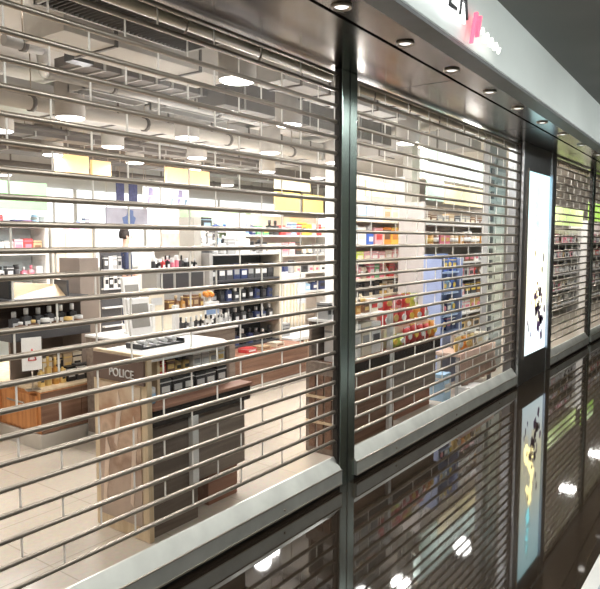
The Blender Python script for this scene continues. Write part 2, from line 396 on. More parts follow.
# ------------------------------------------------------------------ downlights in the soffit and lamps in the corridor ceiling
dl = [2.62, 3.30, 3.98, 4.72, 5.42, 6.2, 7.0, 7.9, 8.9, 10.1, 1.2, 1.95]
NTH = ('first','second','third','fourth','fifth','sixth','seventh','eighth','ninth')
where = ['above the mirror post']+['%s to the right of the mirror post' % q for q in NTH]
proto = None
for i, x in enumerate(dl):
    y = -.605+.022*(x-3.3)
    lamp('downlight_beam', 'SPOT', (x, y, ZS-.03), 9, .04, (1,.95,.88), (0,0,0), 2.3, None)
    if i >= len(where): continue
    wh = where[i]
    lab = 'small round recessed downlight in the soffit, '+wh
    if proto is None:
        d = thing('downlight', lab, 'lamp', (x, y, ZS), 0, 'soffit downlights')
        MB().lathe([(.050,.0),(.050,-.010),(.042,-.013),(.036,-.006),(.036,0)], n=20).build('trim_ring', M_STEEL, d)
        MB().lathe([(.034,-.004),(.026,-.008),(.006,-.010)], n=16).build('lens', mat('downlight_lens', (1,.98,.95), .3, emit=1.1), d)
        proto = d
    else:
        d = copy_tree(proto); d.location = (x, y, ZS); tag(d, lab, 'lamp', 'soffit downlights')
for i, x in enumerate((-.2, 3.0, 6.2, 9.4)):
    lab = 'long corridor ceiling lamp, number %s from the near end, behind the viewer' % ('one','two','three','four')[i]
    d = thing('ceiling_lamp', lab, 'lamp', (x, -2.35, 3.2), 0, 'corridor ceiling lamps')
    box((-1.05,-.35,-.05), (1.05,.35,0), 'housing', M_WHITE, d); box((-1.0,-.30,-.056), (1.0,.30,-.048), 'diffuser', mat('corridor_diffuser', (1,1,.97), .5, emit=2.), d)
    lamp('ceiling_lamp_light', 'AREA', (x, -2.35, 3.13), 15, 2.0, (.96,1,.98), shape='RECTANGLE', sy=.6)

# unseen spots added on the corridor ceiling to brighten the sign band
proto = None
for i, x in enumerate((.9, 2.5, 4.1, 5.7, 7.3, 9.0)):
    lab = 'small added corridor lamp turned to the pale sign band, %s from the near end' % ORDN[i]
    if proto is None:
        d = thing('added_spot', lab, 'lamp', (x, -2.45, 3.2), 0, 'added corridor lamps facing the sign band')
        MB().tube((0,0,0), (0,0,-.07), .012).build('stem', M_LIP, d); MB().tube((0,-.06,-.10), (0,.06,-.115), .04, .045, 14).build('can', M_LIP, d)
        MB().tube((0,.060,-.115), (0,.064,-.1155), .036, n=14).build('lens', MATS['downlight_lens'], d)
        proto = d
    else:
        d = copy_tree(proto); d.location = (x, -2.45, 3.2); tag(d, lab, 'lamp', 'added corridor lamps facing the sign band')
    lamp('added_spot_beam', 'SPOT', (x, -2.37, 3.08), 36, .12, (.95,1,.97), (math.radians(88), 0, 0), 1.9)

# ------------------------------------------------------------------ goods
CACHE = {}
def goods_mesh(kind, c1, c2, w, d, h):
    """Meshes of one article: the body and (for near ones) its cap, label and so on as separate parts."""
    key = (kind, c1, c2, round(w, 3), round(d, 3), round(h, 3))
    if key in CACHE: return CACHE[key]
    m1, m2 = pm(c1), pm(c2); out = []
    if kind == 'box':
        b = MB().box((-w/2,-d/2,0), (w/2,d/2,h)); out.append(('carton', b.mesh('carton', m1)))
        q = MB().box((-w*.36,-d/2-.002,h*.30), (w*.36,-d/2+.001,h*.62)); q.box((-w/2-.001,-d/2-.001,h*.80), (w/2+.001,d/2+.001,h*.86)); out.append(('printed_band', q.mesh('printed_band', m2)))
    elif kind == 'bottle':
        s = min(w, d)*.18
        poly = [(-w/2+s,-d/2),(w/2-s,-d/2),(w/2,-d/2+s),(w/2,d/2-s),(w/2-s,d/2),(-w/2+s,d/2),(-w/2,d/2-s),(-w/2,-d/2+s)]
        b = MB().prism(poly, 'Z', 0, h*.62); b.lathe([(w*.34,h*.62),(w*.18,h*.68),(w*.16,h*.74)], n=10); out.append(('flacon', b.mesh('flacon', m1)))
        q = MB().lathe([(w*.24,h*.72),(w*.24,h*.98),(w*.20,h)], n=12); q.box((-w*.3,-d/2-.002,h*.18), (w*.3,-d/2+.001,h*.42)); out.append(('cap', q.mesh('cap', m2)))
    elif kind == 'jar':
        b = MB().lathe([(w*.40,0),(w*.5,h*.12),(w*.5,h*.60),(w*.42,h*.68)], n=14); out.append(('pot', b.mesh('pot', m1)))
        q = MB().lathe([(w*.46,h*.66),(w*.48,h*.70),(w*.48,h*.95),(w*.42,h)], n=14); out.append(('lid', q.mesh('lid', m2)))
    elif kind == 'tube':
        b = MB(); n0 = len(b.v)
        b.hexa([(-w*.4,-w*.34,h*.18),(w*.4,-w*.34,h*.18),(w*.4,w*.34,h*.18),(-w*.4,w*.34,h*.18),(-w/2,-.004,h),(w/2,-.004,h),(w/2,.004,h),(-w/2,.004,h)])
        out.append(('sleeve', b.mesh('sleeve', m1)))
        q = MB().lathe([(w*.36,0),(w*.40,h*.19)], n=12); out.append(('cap', q.mesh('cap', m2)))
    elif kind == 'bag':
        b = MB(); nx, nz = 6, 7; base = []
        for side in (-1, 1):
            row = []
            for j in range(nz+1):
                v = j/nz; r = []
                for i in range(nx+1):
                    u = i/nx; bulge = (math.sin(PI*u)**.6)*(math.sin(PI*min(1,max(0,(v-.04)/.86)))**.6 if .04 < v < .9 else 0)
                    r.append(len(b.v)); b.v.append(((u-.5)*w*(1-.05*math.sin(PI*v)), side*(.003+d/2*bulge), v*h))
                row.append(r)
            base.append(row)
            for j in range(nz):
                for i in range(nx): b.face((row[j][i],row[j][i+1],row[j+1][i+1],row[j+1][i]), True)
        a, c = base
        for j in range(nz): b.face((a[j][0],a[j+1][0],c[j+1][0],c[j][0])); b.face((a[j][nx],a[j+1][nx],c[j+1][nx],c[j][nx]))
        for i in range(nx): b.face((a[0][i],a[0][i+1],c[0][i+1],c[0][i])); b.face((a[nz][i],a[nz][i+1],c[nz][i+1],c[nz][i]))
        out.append(('pouch', b.mesh('pouch', m1)))
        q = MB(); n = 10; q.prism([(w*.30*math.cos(2*PI*k/n), h*.48+h*.20*math.sin(2*PI*k/n)) for k in range(n)], 'Y', -d/2-.004, -d/2+.004)
        q.box((-w*.49,-.006,h*.93), (w*.49,.006,h)); out.append(('print_patch', q.mesh('print_patch', m2)))
    elif kind == 'tin':
        b = MB().lathe([(w*.5,0),(w*.5,h*.80)], n=16); out.append(('canister', b.mesh('canister', m1)))
        q = MB().lathe([(w*.52,h*.78),(w*.52,h*.95),(w*.48,h)], n=16); q.lathe([(w*.506,h*.25),(w*.506,h*.55)], n=16); out.append(('lid', q.mesh('lid', m2)))
    CACHE[key] = out
    return out
NM = dict(box=('perfume_box','box','box'), bottle=('perfume_bottle','bottle','bottle'), jar=('cream_jar','jar','jar'), tube=('lotion_tube','tube','tube'), bag=('candy_bag','bag','bag'), tin=('sweet_tin','tin','tin'))
ORD = 'first second third fourth fifth sixth seventh eighth ninth tenth eleventh twelfth thirteenth fourteenth fifteenth sixteenth seventeenth eighteenth nineteenth twentieth'.split()
def item(kind, c1, c2, size, loc, rz, label, cat, group, name=None):
    ms = goods_mesh(kind, c1, c2, *size)
    o = bpy.data.objects.new(name or NM[kind][0], ms[0][1]); COL.objects.link(o); o.location = loc; o.rotation_euler = (0, 0, rz)
    tag(o, label, cat, group)
    for nme, me in ms[1:]:
        p = bpy.data.objects.new(nme, me); COL.objects.link(p); p.parent = o
    return o
def row(spec, xa, xb, y, z, fx, group, name=None, word=None, cat=None, d=.06, sp=.9, along='X', rz=0., jit=.004, maxz=None):
    """One row of goods: spec is a list of (kind, colour, second colour, height); fx says which shelf of which fixture."""
    n = len(spec); w = (xb-xa)/n
    for i, (kind, c1, c2, h) in enumerate(spec):
        t = xa+w*(i+.5)
        ww = w*sp if kind in ('box','bag') else w*min(sp, .72)
        loc = (t+R.uniform(-jit,jit), y, z) if along == 'X' else (y, t+R.uniform(-jit,jit), z)
        dd = min(d, ww*.9) if kind in ('bottle',) else d
        pos = 'leftmost' if i == 0 else 'rightmost' if i == n-1 else ORD[i]+' from left'
        wd = word or {'box':'box','bottle':'bottle','jar':'jar','tube':'tube','bag':'bag','tin':'tin'}[kind]
        item(kind, c1, c2, (ww, dd, h*R.uniform(.94,1.0)), loc, rz, f'{c1} and {c2} {wd}, {pos} on {fx}', cat or NM[kind][2], group, name)
def mix(n, kinds, cols, c2s, h, dh=.03, runs=1):
    out = []; 
    while len(out) < n:
        k = R.choice(kinds); a = R.choice(cols); b = R.choice([c for c in c2s if c != a] or c2s); hh = h-R.random()*dh
        for _ in range(R.randint(1, runs)):
            if len(out) < n: out.append((k, a, b, hh))
    return out

# ------------------------------------------------------------------ the two long stands behind the shutters
def stand_shell(label, x0, x1, y0, y1, zb, post_x, pz, wood_front, gap_x, eh=1.04):
    g = thing('display_stand', label, 'display stand', (x0, y0, 0))
    L = x1-x0; D = y1-y0
    ep = box((0,0,0), (.035,D,eh), 'end_panel', M_PALEW if eh > 1 else M_TAUPE, g, .003)
    # base: solid block on the left, raised panel on the right with a recessed plinth
    box((.036,.03,.0), (gap_x,D,zb-.11), 'cabinet_base', wood_front, g, .003)
    box((gap_x,.045,.22), (L-.005,D-.02,zb-.11), 'front_panel', M_TAUPE, g, .003)
    box((gap_x+.16,.10,0), (L-.02,D-.04,.22), 'recessed_plinth', M_REDB, g)
    box((.036,.0,zb-.11), (L,D,zb-.02), 'header_band', M_BAND, g)
    box((.036,-.01,zb-.02), (L+.01,D,zb), 'ledge', M_REDB, g, .003)
    box((post_x,-.004,pz[0]), (post_x+.05,.035,pz[1]), 'white_post', M_WHITE, g, .003)
    return g, ep
x0, x1, y0, y1, zb = 2.26, 3.11, .37, .83, .75
gA, ep = stand_shell('dark wood display stand nearest the shutter, white capitals over a brown poster on its end', x0, x1, y0, y1, zb, .33, (.22,.64), mat_wood('umber_wood', (.13,.10,.08), (.20,.155,.125), 'X'), .40)
box((-.006,.05,.08), (.001,y1-y0-.05,.86), 'poster', mat_poster('brown_poster', [(0,(.42,.33,.27)),(.3,(.56,.42,.33)),(.5,(.36,.22,.15)),(.62,(.70,.50,.36)),(.75,(.45,.25,.15)),(.9,(.66,.48,.33)),(1,(.74,.60,.44))], 'Z', .9, .35, 0, .5, 7), ep)
# pale bird-like swooshes printed on the poster
mb = MB()
for (a, b, c) in ((.36,.15,.55),(.12,.18,.7),(.25,.5,.82)):
    mb.prism([(a,b),(a+.025,b+.02),(a-.01,c),(a-.045,c-.08)], 'X', -.009, -.005)
mb.build('poster_figure', mat('pale_poster_ink', (.78,.62,.50), .5), ep)
box((-.012,.012,.875), (.001,y1-y0-.012,1.025), 'sign_board', mat('sign_board', (.17,.11,.085), .5), ep, .002)
text('POLICE', .066, .003, 'lettering', M_WHITE, ep, (-.014, .195, .905), (PI/2, 0, -PI/2), 'CENTER', sx=.98)
ox, oy = -x0, -y0
# upper case: back board, side cheeks, a middle shelf and the rounded white top
box((.04,.26,zb), (.84,.285,.99), 'back_board', M_TAUPE, gA)
box((.16,.10,zb), (.18,.27,.985), 'divider', M_PALEW, gA); box((.76,.12,zb), (.785,.27,.985), 'divider', M_TAUPE, gA)
box((.04,.11,.872), (.78,.27,.884), 'middle_shelf', M_WHITE, gA)
poly = [(.0,.05),(.62,.05)]+[(.62+.16*math.sin(a), .21-.16*math.cos(a)) for a in (.4,.8,1.2,1.57)]+[(.78,.46),(.0,.46)]
MB().prism(poly, 'Z', .988, 1.025).build('white_top', M_WHITE, gA, bevel=.004)
row([('box','charcoal','white',.115),('box','black','silver',.11),('box','black','white',.115),('box','black','silver',.105),('box','charcoal','white',.11),('box','black','white',.115)], 2.45, 3.01, .52, zb, 'lower level of the white-lettered stand', 'dark cartons in the white-lettered stand', d=.07)
row([('box','red','gold',.08),('box','brown','gold',.095),('bottle','gold','black',.09),('bottle','gold','black',.09),('box','white','grey',.095),('box','white','silver',.09),('box','cream','grey',.095),('box','white','gold',.09)], 2.44, 3.01, .53, .884, 'shelf under the white top', 'perfume cartons under the white top', d=.07)
item('jar', 'sky', 'white', (.06,.06,.09), (2.36,.46,zb), 0, 'pale blue jar with white lid at the left end of the brown ledge', 'jar', None)
# tray and testers on the white top
tr = thing('tester_tray', 'black tester tray holding silver tubes on the rounded white top', 'tray', (2.60, .68, 1.025))
MB().box((-.17,-.07,0), (.17,.07,.012)).box((-.17,-.07,.012), (-.16,.07,.03)).box((.16,-.07,.012), (.17,.07,.03)).build('tray_body', pm('black'), tr)
for i in range(4): MB().tube((-.12+i*.075,-.05,.03), (-.10+i*.075,.05,.03), .014, .010, 10).build('silver_tube', pm('silver'), tr)

# second long stand, to the right of the mirror post, stacked with bags of sweets
x0, x1, y0, y1, zb = 4.05, 6.0, .33, .60, .70
gB, ep = stand_shell('long brown wood stand right of the mirror post, piled with red and lime sweets', x0, x1, y0, y1, zb, .88, (.0,1.05), M_BROWN, 1.02, .72)
for i, yy in enumerate((.025,.10,.175)): box((-.012,yy,.05), (.001,yy+.055,.62), 'brown_board', M_BROWN, ep)
for zz in (.24,.44): box((-.016,.01,zz), (.001,.26,zz+.02), 'cross_rail', M_PALEW, ep)
box((.04,.245,zb), (1.94,.268,1.04), 'back_board', M_TAUPE, gB)
box((.02,.03,1.03), (.86,.268,1.05), 'upper_shelf', M_WHITE, gB)
row([('box','white','grey',.29),('box','white','silver',.28),('box','cream','grey',.29),('box','white','charcoal',.28)], 4.20, 4.88, .46, zb, 'ledge left of the white post', 'tall white cartons on the long brown stand', d=.14, sp=.93)
row([('bag','lime','yellow',.13),('bag','lime','white',.12)], 5.00, 5.28, .385, zb, 'ledge beside the white post', 'lime bags of sweets on the long stand', d=.07)
row([('bag','red','white',.17),('bag','red','yellow',.18),('bag','red','white',.17),('bag','red','gold',.16),('bag','orange','yellow',.17)], 5.28, 5.97, .385, zb, 'ledge right of the lime bags', 'red bags of sweets on the long stand', d=.08)
row([('bag','red','white',.16),('bag','red','gold',.17),('bag','red','white',.16),('bag','red','yellow',.16),('bag','orange','white',.15),('bag','red','white',.15)], 5.0, 5.97, .465, zb+.17, 'second tier of red sweets', 'red bags of sweets in the second tier', d=.06)
box((.95,.10,zb), (1.94,.17,zb+.168), 'riser', M_CREAM, gB)
row([('bag','red','white',.15),('bag','red','gold',.15),('bag','pink','red',.14),('bag','red','yellow',.15),('bag','lime','white',.14)], 4.98, 5.9, .535, zb+.31, 'top tier of sweets', 'bags of sweets in the top tier', d=.045)
box((.95,.175,zb), (1.94,.24,zb+.305), 'riser', M_CREAM, gB)
row([('box','grey','black',.13),('box','white','black',.12)], 4.08, 4.20, .47, 1.05, 'upper shelf at the end by the post', 'small cartons on the end of the upper shelf', d=.10)
row([('box','tan','white',.10),('box','brown','gold',.11),('bottle','amber','gold',.12),('bottle','brown','gold',.12),('box','cream','red',.11)], 4.22, 4.90, .47, 1.05, 'upper shelf left of the white post', 'goods on the upper shelf of the long stand', d=.08)

# ------------------------------------------------------------------ left-hand stand with orange wood base
g = thing('perfume_stand', 'orange-brown wooden perfume stand on a grey plinth at the left edge', 'display stand', (2.80, 2.27, 0))
box((.0,.0,0), (.80,1.7,.12), 'plinth', M_PLINTH, g, .003)
box((.02,.02,.12), (.74,1.68,.46), 'cabinet_body', M_ORANGEW, g, .004)
box((.02,.006,.13), (.38,.021,.45), 'front_board', M_BROWN, g); box((.385,.006,.13), (.73,.021,.45), 'front_board', M_BROWN, g)
box((.75,.0,.12), (.80,.05,.56), 'end_upright', M_CREAM, g, .003)
for j in range(3):
    dr = box((.004,.06+j*.54,.15), (.021,.56+j*.54,.43), 'drawer', M_ORANGEW, g, .003)
    MB().path([(-.018,.20+j*.54,.36),(-.018,.44+j*.54,.36)], .008).build('handle', M_STEEL, dr)
box((.02,.02,.46), (.74,1.68,.475), 'top', M_PALEW, g)
box((.10,.576,.475), (.60,.60,1.20), 'back_board', mat('umber_board', (.24,.19,.165), .6), g)
box((.605,.30,.475), (.80,.60,1.50), 'side_cheek', mat('umber_cheek', (.30,.245,.21), .6), g)
box((-.12,.16,.86), (.60,.56,.93), 'canopy_shelf', pm('charcoal'), g, .003)
box((-.12,.18,1.16), (.60,.56,1.19), 'upper_shelf', pm('charcoal'), g, .003)
box((-.10,.555,.93), (.60,.575,1.22), 'dark_back', M_DARKB, g)
# sloping tan carton display on the upper shelf
t = thing('sloping_display', 'sloping tan cardboard display on the upper shelf of the orange wood stand', 'display', (2.98, 2.62, 1.19), -.12)
MB().hexa([(-.22,-.10,0),(.24,-.10,0),(.24,.10,0),(-.22,.10,0),(-.22,.06,.13),(.24,.06,.09),(.24,.10,.09),(-.22,.10,.13)]).build('slope', pm('tan'), t)
box((-.24,-.12,-.0), (-.22,.10,.15), 'side_wing', pm('black'), t); box((.24,-.12,-.0), (.26,.10,.13), 'side_wing', pm('charcoal'), t)
row(mix(6, ['bottle'], ['black','charcoal'], ['white','silver'], .19, .03), 2.72, 3.36, 2.56, .93, 'dark shelf above the canopy', 'black bottles with pale caps over the canopy', d=.05)
row(mix(6, ['bottle','jar'], ['black','charcoal','brown'], ['silver','white','gold'], .10, .02), 2.72, 3.36, 2.46, .93, 'front edge of the dark canopy', 'small testers on the canopy edge', d=.05)
# the sign card and gold bottles below the canopy
t = thing('price_card', 'white card with a red triangle outline standing among gold bottles', 'sign', (2.80, 2.36, .475), -.25)
box((-.075,-.006,.16), (.075,.006,.42), 'card', M_WHITE, t)
MB().path([(-.03,-.009,.24),(.03,-.009,.24),(.0,-.009,.33),(-.03,-.009,.24)], .004, 6).build('red_triangle', pm('red'), t)
MB().tube((0,.0,0), (0,.0,.165), .006).box((-.05,-.04,0), (.05,.04,.008)).build('foot', M_STEEL, t)
row([('bottle','gold','black',.20),('bottle','gold','gold',.24),('bottle','amber','gold',.22),('bottle','gold','black',.19)], 2.88, 3.14, 2.42, .475, 'orange wood stand below the canopy', 'gold bottles on the orange wood stand', d=.05)
row([('box','cream','gold',.20),('box','tan','black',.22),('box','tan','gold',.22),('box','cream','black',.21)], 3.02, 3.40, 2.60, .475, 'orange wood stand, behind the gold bottles', 'tan cartons on the orange wood stand', d=.07)
row([('box','black','silver',.13),('box','charcoal','white',.14),('box','black','silver',.13)], 3.14, 3.40, 2.44, .475, 'orange wood stand right of the gold bottles', 'black cartons on the orange wood stand', d=.08)
row([('box','brown','white',.20),('box','brown','cream',.18),('box','red','white',.12)], 2.42, 2.72, 3.00, .90, 'ledge at the left edge', 'brown cartons at the left edge', d=.10)
L = thing('side_ledge', 'cream ledge table carrying brown cartons at the left edge of the view', 'table', (2.56, 3.0, 0))
box((-.2,-.12,.86), (.2,.14,.90), 'table_top', M_WHITE, L, .004)
for sx in (-.17,.17):
    for sy in (-.09,.11): box((sx-.015,sy-.015,0), (sx+.015,sy+.015,.86), 'leg', M_CREAM, L)

# wooden unit with cream dividers, half hidden behind the white-lettered stand
g = thing('divided_cabinet', 'low wooden cabinet with cream dividers behind the brown poster stand', 'cabinet', (3.62, 2.30, 0))
box((0,0,0), (.62,.5,.12), 'plinth', M_PLINTH, g); box((.01,.02,.12), (.61,.5,.55), 'cabinet_body', M_BROWN, g)
for xx in (0,.155,.31,.465,.59): box((xx,-.006,.12), (xx+.03,.02,.56), 'divider', M_CREAM, g)
for xx in (.035,.19,.345,.495): box((xx,.0,.15), (xx+.115,.018,.53), 'door', M_ORANGEW, g, .003)

# ------------------------------------------------------------------ white tester counter in three tiers
BEFORE = set(bpy.data.objects)
g = thing('tester_counter', 'white-topped tiered tester counter behind the white-lettered stand', 'counter', (3.30, 1.95, 0))
box((0,0,0), (1.20,.60,.06), 'plinth', M_PLINTH, g); box((.0,.0,.06), (1.18,.60,.86), 'counter_body', M_TAUPE, g, .005)
box((-.01,-.02,.86), (1.20,.60,.88), 'counter_top', M_WHITE, g, .004)
box((.40,.24,.88), (1.20,.60,1.04), 'middle_tier', M_CREAM, g, .004)
box((.60,.40,1.04), (1.20,.60,1.385), 'grey_top_tier', mat('mid_grey_panel', (.40,.385,.36), .6), g, .004)
for i, xx in enumerate((.64,.83,1.02)): box((xx,.392,1.20), (xx+.15,.402,1.36), 'dark_recess', pm('charcoal'), g)
box((.44,.0,.88), (.485,.04,1.12), 'white_post', M_WHITE, g); box((.37,.20,.06), (.40,.24,1.12), 'white_post', M_WHITE, g)
def screen(name, x, y, z, w, h, lab, rz=0.):
    s = thing(name, lab, 'screen', (x, y, z), rz)
    box((-w/2,.0,0), (w/2,.05,.02), 'foot', M_WHITE, s)
    MB().hexa([(-w/2,0,.02),(w/2,0,.02),(w/2,.03,.02),(-w/2,.03,.02),(-w/2,.05,h),(w/2,.05,h),(w/2,.08,h),(-w/2,.08,h)]).build('frame', M_WHITE, s, bevel=.004)
    a, b = .28, .86
    MB().hexa([(-w*.40,.05*a-.004,h*a),(w*.40,.05*a-.004,h*a),(w*.40,.05*a+.01,h*a),(-w*.40,.05*a+.01,h*a),(-w*.40,.05*b-.004,h*b),(w*.40,.05*b-.004,h*b),(w*.40,.05*b+.01,h*b),(-w*.40,.05*b+.01,h*b)]).build('glass_face', mat('grey_screen', (.30,.29,.27), .25), s)
    return s
screen('tester_screen', 3.43, 1.99, .88, .22, .32, 'white framed grey screen at the left end of the tiered counter')
screen('tester_screen', 3.60, 2.28, .88, .18, .47, 'taller white framed screen behind the lower one on the counter', .05)
for i, (x, y, z, w, h, lab) in enumerate(((3.80,2.30,1.04,.17,.20,'cream box display on the middle tier, beside the taller screen'),)):
    item('box', 'cream', 'silver', (w,.12,h), (x,y,z), 0, lab, 'box', None)
row(mix(9, ['bottle'], ['black','charcoal','black','white'], ['white','silver','black'], .135, .02), 3.82, 4.36, 2.00, .88, 'front tier of the white counter', 'black and white testers on the front tier', d=.05)
row(mix(3, ['bottle','jar'], ['grey','silver','white','charcoal'], ['white','black','silver'], .14, .03), 4.37, 4.49, 2.02, .88, 'right of the front tier', 'grey testers at the right of the front tier', d=.05)
row([('box','brown','gold',.10),('bottle','brown','tan',.13),('bottle','amber','tan',.12),('box','brown','gold',.13),('box','brown','tan',.12),('bottle','brown','gold',.13)], 3.92, 4.38, 2.26, 1.04, 'middle tier of the white counter', 'brown goods on the middle tier', d=.06)
row(mix(10, ['bottle','jar'], ['black','charcoal','black','rose','red'], ['white','black','silver'], .15, .05), 3.92, 4.49, 2.45, 1.385, 'grey top tier of the counter', 'dark bottles on the grey top tier', d=.05)
t = thing('flower_ornament', 'orange flower ornament on the middle tier of the white counter', 'ornament', (4.43, 2.24, 1.04))
MB().lathe([(.035,0),(.03,.04),(.02,.08),(.026,.10)]).build('vase', M_WHITE, t)
mb = MB()
for k in range(7):
    a = 2*PI*k/7; mb.lathe([(.006,0),(.022,.012),(.026,.03),(.014,.045)], (.032*math.cos(a), .032*math.sin(a), .085+.012*(k % 2)), 8)
mb.lathe([(.01,0),(.026,.02),(.016,.05)], (0,0,.10), 8); mb.build('petals', pm('orange'), t)
s = thing('blue_screen', 'small pale blue screen in front of the orange flower ornament', 'screen', (4.40, 2.16, .96))
MB().box((-.09,0,.0), (.09,.02,.13)).build('frame', M_WHITE, s); box((-.08,-.004,.015), (.08,.002,.10), 'picture', mat('pale_blue_picture', (.22,.32,.50), .3), s)
box((-.03,.005,-.08), (.03,.03,.0), 'foot', M_WHITE, s)

for o in set(bpy.data.objects)-BEFORE:
    if o.parent is None: o.location.x -= .08; o.location.y -= .30

# ------------------------------------------------------------------ black rack of bottles on a brown base
g = thing('bottle_rack', 'tall black rack of bottles with four shelves on a brown base', 'shelf', (5.0, 2.5, 0))
box((-.02,-.42,0), (1.20,.45,.10), 'plinth', M_PLINTH, g, .003); box((0,-.40,.10), (1.20,.44,.42), 'base_cabinet', M_BROWN, g, .004); box((-.01,-.41,.42), (1.20,.45,.44), 'base_top', M_REDB, g, .003)
box((0,.30,.44), (1.16,.33,1.50), 'back_panel', pm('black'), g); box((-.05,0,.44), (0,.33,1.52), 'side_panel', M_GREYW, g); box((1.16,0,.44), (1.20,.33,1.52), 'side_panel', M_CREAM, g)
box((-.17,.1,.0), (-.07,.33,1.9), 'tall_upright', M_PLINTH, g)
RK = ['lowest shelf of the black rack','second shelf of the black rack','third shelf of the black rack','top shelf of the black rack']
for i, z in enumerate((.46,.72,.98,1.22)):
    box((0,.0,z-.02), (1.16,.30,z), 'shelf', pm('charcoal'), g)
    row(mix(9, ['bottle'] if i != 3 else ['box'], ['black','navy','black','charcoal'], ['white','silver','charcoal','grey'], .19, .05), 5.03, 6.13, 2.60, z, RK[i], 'goods on the '+RK[i], d=.07)
row(mix(8, ['bottle','jar','box'], ['white','grey','silver','charcoal'], ['black','silver','white'], .20, .08), 5.05, 6.10, 2.72, 1.502, 'top of the black rack', 'goods on top of the black rack', d=.06)
box((0,.0,1.49), (1.16,.33,1.50), 'top_board', M_GREYW, g)
row([('box','red','white',.05),('box','tan','brown',.04),('box','cream','brown',.05)], 5.15, 5.9, 2.26, .44, 'brown base in front of the black rack', 'flat cartons in front of the black rack', d=.14, sp=.6)

# ------------------------------------------------------------------ low brown cabinet with white top
g = thing('low_cabinet', 'low brown cabinet with a white top on a grey plinth left of the mirror post', 'cabinet', (6.42, 2.36, 0))
box((-.20,0,0), (1.1,.62,.14), 'plinth', M_PLINTH, g, .003); box((-.19,.02,.14), (1.08,.6,.42), 'cabinet_body', M_BROWN, g, .003)
for xx in (-.20,.06,.12,.5,.8): box((xx,.0,.14), (xx+.03,.03,.43), 'divider', M_CREAM, g)
box((-.20,-.01,.42), (1.12,.62,.46), 'white_top', M_WHITE, g, .004)
for i, xx in enumerate((-.165,.16,.54)): box((xx,.005,.17), (xx+.22,.024,.40), 'door', M_REDB, g, .003)
t = thing('paper_sheet', 'white paper lying on the low brown cabinet', 'paper', (6.62, 2.58, .46), .25)
box((-.17,-.12,0), (.17,.12,.004), 'sheet', M_WHITE, t); box((-.12,-.08,.004), (.08,.06,.006), 'printed_block', pm('silver'), t)
item('box', 'grey', 'charcoal', (.20,.14,.16), (6.34,2.62,.46), 0, 'small grey box at the left end of the low white-topped cabinet', 'box', None)
item('box', 'white', 'black', (.16,.10,.15), (7.28,2.50,.46), 0, 'white box with black print at the right end of the low cabinet', 'box', None)
g = thing('ribbed_panel_unit', 'white ribbed display unit standing behind the low brown cabinet', 'display', (6.95, 3.12, 0))
box((-.55,.0,0), (.62,.35,1.18), 'unit_body', M_WHITE, g, .004)
for i in range(15): box((-.53+i*.077,-.012,.30), (-.50+i*.077,.002,1.04), 'rib', M_CREAM, g)
box((.40,-.016,.75), (.60,.0,1.12), 'pale_blue_panel', mat('pale_blue_panel', (.62,.70,.80), .4), g)
for i in range(4): MB().lathe([(.02,0),(.03,.02),(.0,.04)], (-.38+i*.22,-.02,1.06), 8).build('hook', pm('tan'), g)
row(mix(7, ['bottle','tube','jar','box'], ['white','navy','grey','silver','charcoal'], ['white','black','silver'], .22, .1), 6.5, 7.5, 3.28, 1.18, 'white ribbed display unit', 'goods on the white ribbed unit', d=.06)

# ------------------------------------------------------------------ shelf units
def shelf_unit(label, x0, x1, y, depth, zs, top, m_back, m_shelf, header=None, plinth=.15, m_side=None, name='shelf_unit'):
    g = thing(name, label, 'shelf', ((x0+x1)/2, y, 0)); w = (x1-x0)/2
    box((-w,.02,0), (w,depth,plinth), 'plinth', M_PLINTH, g)
    box((-w,depth-.02,plinth), (w,depth,top), 'back_panel', m_back, g)
    for s in (-1, 1): box((s*w-.02,0,plinth), (s*w+.02,depth,top), 'side_panel', m_side or M_WHITE, g)
    for z in zs: box((-w+.02,0,z-.025), (w-.02,depth-.02,z), 'shelf', m_shelf, g)
    if header:
        for (a, b, z0, z1, m) in header: box((a-(x0+x1)/2,-.03,z0), (b-(x0+x1)/2,.0,z1), 'header_panel', m, g, .003)
    return g
M_GREENLIT = mat('lit_green', (.22,.50,.22), .5, emit=.12, ecol=(.5,.95,.5)); M_GREEN2 = mat('vivid_green', (.45,.80,.10), .5, emit=.5)
M_YLIT = mat('lit_yellow', (.80,.52,.12), .5, emit=.42, ecol=(1,.66,.18)); M_OLIT = mat('lit_amber', (.74,.47,.22), .5, emit=.42, ecol=(1,.68,.34)); M_WLIT = mat('lit_white_sign', (.62,.78,.72), .5, emit=.45, ecol=(.85,1,.96))
M_YPALE = mat('pale_yellow_sign', (.74,.65,.40), .5, emit=.1); M_GPALE = mat('pale_green_sign', (.48,.66,.55), .5, emit=.1)
# unit at the far left
shelf_unit('cosmetics shelf with a glowing pale green header at the far left', 3.70, 4.65, 5.0, .35, (.5,.85,1.2,1.50,1.83), 1.95, mat('cool_back', (.62,.70,.72), .6), M_WHITE, [(3.7,4.65,2.02,2.35,M_GREENLIT)])
row([('jar','red','rose',.10),('jar','yellow','white',.06),('box','red','rose',.13),('tube','purple','white',.06),('box','navy','purple',.07),('box','purple','rose',.07),('tin','grey','sky',.14)], 3.74, 4.61, 5.08, 1.83, 'top shelf under the green header', 'goods on the top shelf under the green header', d=.08)
row([('box','rose','white',.16),('box','sky','white',.18),('box','white','sky',.14),('box','grey','white',.15),('box','pink','rose',.17),('box','red','rose',.18),('box','tan','brown',.16)], 3.74, 4.61, 5.08, 1.50, 'second shelf under the green header', 'cartons on the second shelf under the green header', d=.08)
row(mix(9, ['bottle','box','jar'], ['pink','white','silver','rose','charcoal'], ['white','rose','black','silver'], .18, .06), 3.74, 4.61, 5.08, 1.2, 'third shelf under the green header', 'goods on the third shelf under the green header', d=.08)
